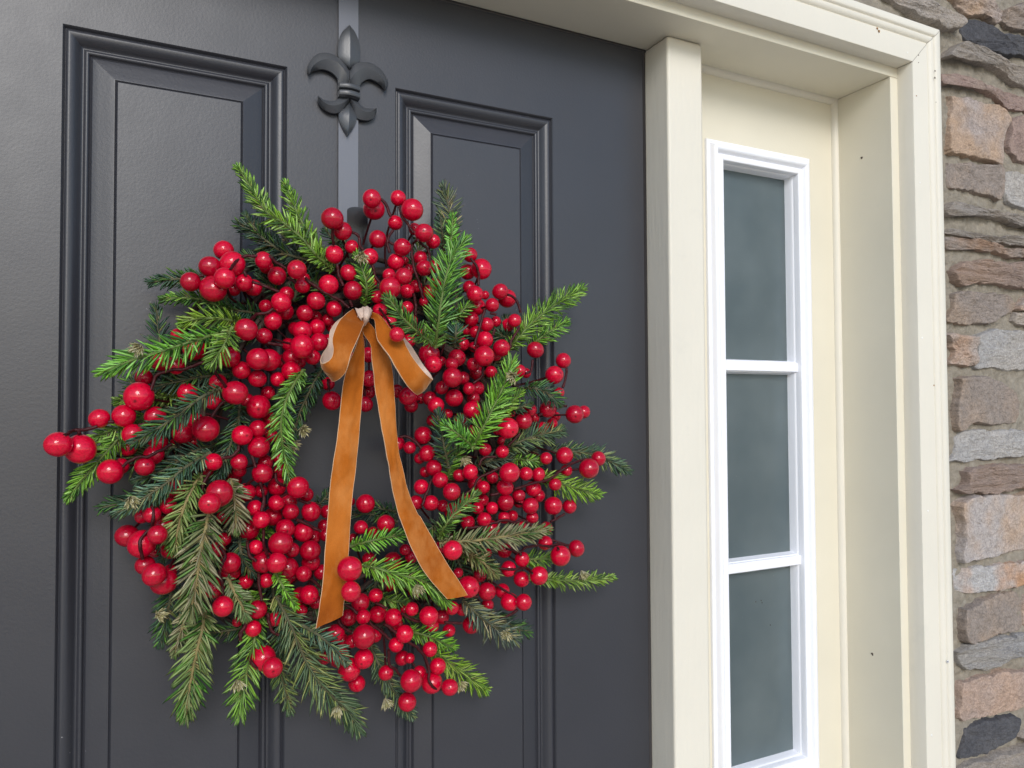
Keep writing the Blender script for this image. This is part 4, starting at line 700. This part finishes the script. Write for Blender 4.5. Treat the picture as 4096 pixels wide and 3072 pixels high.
SPR = [
 # region | points | half width | colour | layer | bud
 'A|1760,60 1500,140 1250,220 980,300 710,410|120|B|2.6|1005,200', 'A|1830,20 1760,180 1650,335|100|B|3.2|', 'A|1850,430 1500,470 1100,560|85|D|1|', 'A|1400,610 1100,650 830,670|70|B|0.8|',
 'A|1720,560 1560,640 1400,760 1200,900 970,1030|100|D|3.2|', 'A|1060,800 870,960 700,1150 560,1310 390,1515|95|B|1.2|', 'A|980,860 820,920 610,990|70|B|1.2|', 'A|1900,690 1890,850 1820,1050 1700,1340|95|D|1.4|',
 'A|1750,1050 1500,1120 1250,1270 1000,1370|85|D|1.2|', 'A|1640,1130 1420,1260 1250,1400 1050,1530 840,1650|95|S|2.2|940,1545',
 'F|900,230 820,330 740,520 690,700 660,880|105|O|2.2|', 'F|1150,260 1190,450 1205,690|105|O|2.0|', 'F|965,560 930,720 890,900 850,1180 800,1430|165|O|3.6|',
 'R6|1515,480 1490,640 1450,800 1400,1050 1370,1265|118|O|1.8|', 'R6|1390,470 1340,640 1290,810|62|O|1.4|', 'R6|1270,240 1255,400 1235,520 1190,720|85|D|0.9|1170,530',
 'J|860,250 930,400 1010,540 1060,690|100|O|2.4|', 'R6|1900,530 1880,700 1830,900 1790,1080 1760,1265|110|B|1.6|1750,1035', 'J|1385,190 1480,360 1600,550|70|B|3.0|',
 'H|230,140 330,330 400,480 480,680 570,840 700,1000 860,1150 960,1310|150|S|2.2|775,1140', 'H|470,400 600,480 720,580 850,720|85|S|3.2|', 'H|240,560 260,750 300,930 350,1150|85|S|1|', 'H|290,260 300,420 250,620|110|D|1.6|',
 'H|1060,560 1120,700 1200,850 1300,1020 1430,1200|85|S|1|1205,1075', 'H|1380,440 1560,490 1790,590|85|B|1.2|', 'H|1560,560 1700,680 1850,800 2085,965|100|B|1.2|1860,920',
 'G|450,520 600,480 760,445 930,415|80|B|2.2|', 'G|555,690 700,720 850,770 1000,800 1150,860 1300,1010|125|B|3.2|1035,890', 'G|690,960 800,1000 940,1020|65|B|1|', 'G|860,300 650,240 470,230|70|D|0.2|',
 'G|1225,450 1290,330 1380,220 1560,60|75|M|3|', 'G|1240,490 1420,480 1620,460 1900,420 2180,370|100|O|3.2|', 'G|1430,560 1520,600 1630,670 1730,770|85|O|2.4|', 'G|1240,330 1160,360 1090,400|75|D|1.4|',
 'G|1440,1000 1540,1090 1650,1190 1900,1345|115|S|2.0|1825,1290', 'G|1690,1110 1850,1210 2020,1290|80|D|0.9|',
 'I|900,900 1100,925 1300,935 1480,930 1660,905|65|B|1.2|1395,870', 'I|820,760 950,745 1130,740|70|B|0.9|', 'E|1200,1340 1350,1370 1500,1430 1750,1500|95|B|1.6|', 'E|1330,1115 1550,1120 1750,1160 2010,1285|85|S|0.8|',
 'E|880,1120 1020,1050 1200,980 1430,940|95|S|1.5|', 'E|640,1090 730,920 790,800 860,660 920,530 985,330|115|B|3.4|990,455', 'E|800,870 930,740 1080,590|60|B|2.4|', 'E|650,1090 560,1000 480,940 395,890|85|B|3.2|', 'E|430,1260 395,1100 370,950 340,780|85|D|2.6|',
 'E|600,960 560,890 530,820|65|D|2.6|', 'E|420,1390 450,1240 520,1120|85|M|1.6|570,1190', 'E|1090,560 1200,560 1300,600 1415,690|80|D|2.8|', 'E|970,760 1060,730 1150,690|55|D|2.4|', 'E|660,1260 800,1200 1000,1180|80|S|1.0|', 'E|1020,1190 1130,1195 1245,1205|50|B|1.6|',
 'C|1400,1680 1500,1560 1620,1430 1800,1290 1930,1210 2050,1140|100|B|1.7|', 'C|1590,1650 1680,1580 1780,1510 1910,1430|75|B|1.7|', 'C|1440,1600 1360,1560 1290,1510|70|D|1|', 'C|755,1660 775,1480 800,1300 830,1120 870,960 920,830 1010,720|135|B|3.6|',
 'C|880,900 895,700 910,490|48|B|2.4|', 'C|870,800 885,620 880,450 830,250|95|S|1.2|', 'C|835,820 815,640 795,480|55|S|1.3|', 'C|720,1620 620,1540 520,1450 430,1350 340,1220|80|M|5.4|', 'C|930,1650 935,1560 940,1470|85|D|4.2|', 'C|910,1420 980,1350 1065,1265|58|M|1.8|',
 'B|1620,970 1480,850 1350,700 1200,570 1050,480 940,330 870,210 790,80|85|B|2.0|', 'B|1570,920 1480,780 1380,620 1310,480 1250,340 1200,215|72|B|1.8|', 'B|1560,930 1380,880 1200,830 1050,730 930,640 790,575|95|D|0.9|', 'B|1080,770 960,640 850,500|80|D|0.8|', 'B|1720,800 1640,720 1560,630|60|D|0.2|',
 'B|1900,1280 1920,1130 1890,1000 1830,840|62|M|2.2|1870,850', 'B|720,1080 500,1060 280,1050 20,1080|75|D|0.4|', 'B|720,1340 600,1290 450,1230 280,1220 120,1230|62|M|1|', 'B|1300,1030 1100,960 850,850|90|D|0.2|', 'B|1220,1230 1090,1130 980,1000|90|D|0.2|', 'B|1050,1390 850,1340 650,1320 480,1180|85|D|0.3|', 'B|820,1440 650,1410 480,1400 300,1430|95|B|1.8|',
 'D|470,400 390,520 320,660 275,860 290,1080 350,1370|95|B|3.0|', 'D|640,390 570,500 500,640 430,800 400,960|75|D|1.2|465,925', 'D|480,700 400,900 360,1050|50|D|1.0|385,1055', 'D|560,1620 640,1560 700,1480|60|D|0.2|', 'D|1290,1650 1180,1630 1080,1600|65|D|0.2|',
 'F|1235,740 1240,860 1270,980 1370,1100|75|D|1.3|', 'F|1320,760 1420,740 1510,730|55|B|0.6|', 'F|460,760 600,860 560,960|70|D|0.3|', 'F|1300,1250 1400,1400 1330,1560|90|B|1.0|', 'D|620,420 560,560 480,700|70|D|0.5|', 'A|1950,800 1850,700 1700,600|70|D|0.4|']
random.seed(21)
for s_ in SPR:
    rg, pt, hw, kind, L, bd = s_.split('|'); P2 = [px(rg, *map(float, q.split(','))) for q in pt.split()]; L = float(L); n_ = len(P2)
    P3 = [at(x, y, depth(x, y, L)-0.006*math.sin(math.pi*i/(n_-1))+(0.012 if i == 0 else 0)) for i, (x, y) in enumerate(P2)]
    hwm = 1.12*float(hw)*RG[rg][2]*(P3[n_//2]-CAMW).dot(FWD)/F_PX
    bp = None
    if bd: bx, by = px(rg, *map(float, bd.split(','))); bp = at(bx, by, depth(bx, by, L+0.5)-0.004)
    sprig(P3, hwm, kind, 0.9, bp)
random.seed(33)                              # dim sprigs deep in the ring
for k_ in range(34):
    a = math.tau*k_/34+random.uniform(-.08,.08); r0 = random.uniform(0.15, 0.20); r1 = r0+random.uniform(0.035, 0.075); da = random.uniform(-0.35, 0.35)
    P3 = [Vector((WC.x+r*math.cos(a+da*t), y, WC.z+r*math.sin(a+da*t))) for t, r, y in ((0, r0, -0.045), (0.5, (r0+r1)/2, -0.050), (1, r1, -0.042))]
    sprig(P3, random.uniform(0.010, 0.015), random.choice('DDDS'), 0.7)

# ================================================================ BOW
bow = thing('velvet_bow', 'caramel velvet ribbon bow with two long tails on the wreath', 'bow')
def ribbon(name, L2, R2, Ys, n, thick=0.0011, wob=0.0, mats=('velvet', 'satin'), bulge=0.0):
    Lp = smooth([at(*q, y[0] if isinstance(y, tuple) else y) for q, y in zip(L2, Ys)], n); Rp = smooth([at(*q, y[1] if isinstance(y, tuple) else y) for q, y in zip(R2, Ys)], n); m_ = 13
    S = [[l.lerp(r_, j/(m_-1)) for j in range(m_)] for l, r_ in zip(Lp, Rp)]; Nn = []
    for i in range(n):
        R_ = []
        for j in range(m_):
            du = S[i][min(j+1, m_-1)]-S[i][max(j-1, 0)]; dv = S[min(i+1, n-1)][j]-S[max(i-1, 0)][j]; nn = du.cross(dv); R_.append(nn.normalized() if nn.length > 1e-12 else Vector((0,-1,0)))
        Nn.append(R_)
    k_ = n//5
    if Nn[k_][6].dot(CAMW-S[k_][6]) < 0: Nn = [[-v for v in r_] for r_ in Nn]
    if bulge:
        for i in range(n):
            for j in range(m_): S[i][j] = S[i][j]+Nn[i][j]*bulge*math.sin(math.pi*j/(m_-1))*(0.8+0.4*noise.noise(Vector((j*0.5, i*0.25, bulge*900))))
    if wob:
        for i in range(n):
            for j in range(m_):
                u = j/(m_-1); S[i][j] = S[i][j]+Nn[i][j]*(wob*noise.noise(Vector((u*1.6, i/n*6, wob*5000)))+wob*0.35*noise.noise(Vector((u*3.5+i/n*4, i/n*22, 8)))+0.0012*math.sin(math.pi*u))
    V = []; Fc = []; MI = []; UV = []
    front = [[S[i][j]+Nn[i][j]*thick*0.5 for j in range(m_)] for i in range(n)]; backs = [[S[i][j]-Nn[i][j]*thick*0.5 for j in range(m_)] for i in range(n)]
    idx = lambda side_, i, j: side_*n*m_+i*m_+j
    for g_ in (front, backs):
        for r_ in g_: V += [tuple(p) for p in r_]
    def face(q, mi): Fc.append(tuple(x[0] for x in q)); MI.append(mi); UV.append([x[1] for x in q])
    V_ = lambda s_, i, j: (idx(s_, i, j), (j/(m_-1), i/n*6))
    for i in range(n-1):
        for j in range(m_-1):
            face([V_(0,i,j), V_(0,i,j+1), V_(0,i+1,j+1), V_(0,i+1,j)], 0); face([V_(1,i,j), V_(1,i+1,j), V_(1,i+1,j+1), V_(1,i,j+1)], 1)
        for j in (0, m_-1):
            e = lambda s_, i_: (idx(s_, i_, j), (0.0, 0)); face([e(0,i), e(1,i), e(1,i+1), e(0,i+1)], 0)
    for i in (0, n-1):
        for j in range(m_-1): face([V_(0,i,j), V_(1,i,j), V_(1,i,j+1), V_(0,i,j+1)], 0)
    me = bpy.data.meshes.new(name); me.from_pydata(V, [], Fc); me.update(); uvl = me.uv_layers.new(name='UVMap'); li = 0
    for q in UV:
        for c in q: uvl.data[li].uv = c; li += 1
    for p_, mi in zip(me.polygons, MI): p_.material_index = mi
    me.shade_smooth(); me.set_sharp_from_angle(angle=math.radians(50)); me.materials.append(M[mats[0]]); me.materials.append(M[mats[1]])
    o = bpy.data.objects.new(name, me); COL.objects.link(o); o.parent = bow; return o
def PL(rg, t): return [px(rg, *map(float, q.split(','))) for q in t.split()]
Lt = PL('K', '975,470 960,560 880,800 790,1000 735,1180 700,1400')+PL('D', '770,1000 730,1250 705,1450')+PL('G', '247,220 228,480 205,780 185,950 140,1250')
Rt = PL('K', '1005,480 1012,580 1030,800 1028,1000 1020,1180 1000,1400')+PL('D', '962,1020 937,1270 912,1480')+PL('G', '453,230 438,470 415,760 395,940 378,1132')
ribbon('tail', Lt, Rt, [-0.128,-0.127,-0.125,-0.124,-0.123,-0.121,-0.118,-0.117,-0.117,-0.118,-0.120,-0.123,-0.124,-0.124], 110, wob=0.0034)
Lt = PL('K', '1010,440 1000,560 1050,640 1110,740 1130,950 1160,1200 1190,1450')+PL('D', '1130,700 1170,950 1215,1200 1260,1430 1310,1659')+PL('G', '890,290 940,430 1000,570 1080,720 1170,840 1302,988')
Rt = PL('K', '1090,400 1180,520 1205,630 1260,740 1390,920 1440,1140 1458,1400')+PL('D', '1282,690 1298,930 1330,1180 1385,1430 1478,1659')+PL('G', '1065,255 1130,375 1210,515 1300,670 1395,812 1480,950')
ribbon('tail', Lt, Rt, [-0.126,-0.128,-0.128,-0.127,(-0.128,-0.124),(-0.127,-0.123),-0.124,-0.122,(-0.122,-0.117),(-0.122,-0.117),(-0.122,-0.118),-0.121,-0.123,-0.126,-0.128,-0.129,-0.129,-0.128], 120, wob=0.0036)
Ll = PL('K', '855,205 740,290 650,390 590,520 555,660 568,800 550,900 500,968 430,1003 388,1000 371,970 385,915 440,820 490,740 500,650 520,520 600,400 720,310')
Rl = PL('K', '945,300 1008,410 985,500 930,640 870,770 820,890 790,1010 750,1130 680,1220 600,1268 545,1272 540,1225 590,1120 640,1040 660,950 690,800 780,650 880,450')
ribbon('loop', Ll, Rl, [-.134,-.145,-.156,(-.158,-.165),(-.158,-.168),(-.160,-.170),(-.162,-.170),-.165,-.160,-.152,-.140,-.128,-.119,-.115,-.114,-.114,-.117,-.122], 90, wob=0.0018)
Ll = PL('K', '1110,340 1170,370 1190,520 1215,660 1300,790 1380,900 1450,1020 1550,1180 1650,1330 1740,1430 1805,1472 1815,1440 1720,1280 1620,1120 1520,950 1400,780 1250,500')
Rl = PL('K', '1150,260 1270,330 1390,480 1490,610 1590,660 1640,760 1720,900 1800,1010 1900,1130 1985,1215 2030,1250 2028,1225 1985,1150 1920,1065 1850,960 1720,760 1560,560')
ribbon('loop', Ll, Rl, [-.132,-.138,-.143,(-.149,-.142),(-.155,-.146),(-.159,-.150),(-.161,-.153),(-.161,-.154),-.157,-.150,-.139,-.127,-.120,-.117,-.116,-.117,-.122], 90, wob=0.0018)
# knot: a short length of ribbon wrapped over the crossing, satin side out, in two folds
def knot(name, Ptop, Pbot, rx, ry, mat, seed):
    a, b_ = at(*px('K', *Ptop), -0.140), at(*px('K', *Pbot), -0.140); n = 22; rows = []
    ax = (b_-a).normalized(); sx = ax.cross(Vector((0,1,0))).normalized()
    for i in range(n+1):
        t = i/n; c = a.lerp(b_, t); R_ = []
        k2 = 0.55+0.45*math.sin(math.pi*min(1, t*1.15+0.05))
        for q in range(24):
            an = math.tau*q/24; f = 1+0.13*math.sin(an*3+t*6+seed)+0.10*noise.noise(Vector((math.cos(an)*1.5, math.sin(an)*1.5, t*5+seed)))
            R_.append(c+sx*math.cos(an)*rx*k2*f+Vector((0,1,0))*math.sin(an)*ry*k2*f)
        rows.append(R_)
    mb = MB(); o = mb.grid(rows, closed_u=True); mb.f.append(tuple(o+q for q in range(24))); mb.f.append(tuple(o+n*24+q for q in reversed(range(24)))); mb.build(name, mat, bow, angle=60)
knot('knot_core', (990, 235), (1040, 400), 0.0078, 0.0085, M['satin'], 0.4)
ribbon('knot', PL('K','905,235 885,195 930,300 965,360 1010,395'), PL('K','1000,190 1010,180 1045,270 1040,330 1030,375'), [-.132,-.141,-.1495,-.1500,-.142], 26, mats=('satin','satin'), bulge=0.0022)
ribbon('knot_fold', PL('K','1000,200 1005,185 1020,260 1010,340 1000,420'), PL('K','1135,255 1140,235 1105,310 1085,370 1050,432'), [-.134,-.142,-.1530,-.1520,-.141], 26, mats=('satin','satin'), bulge=0.0026)
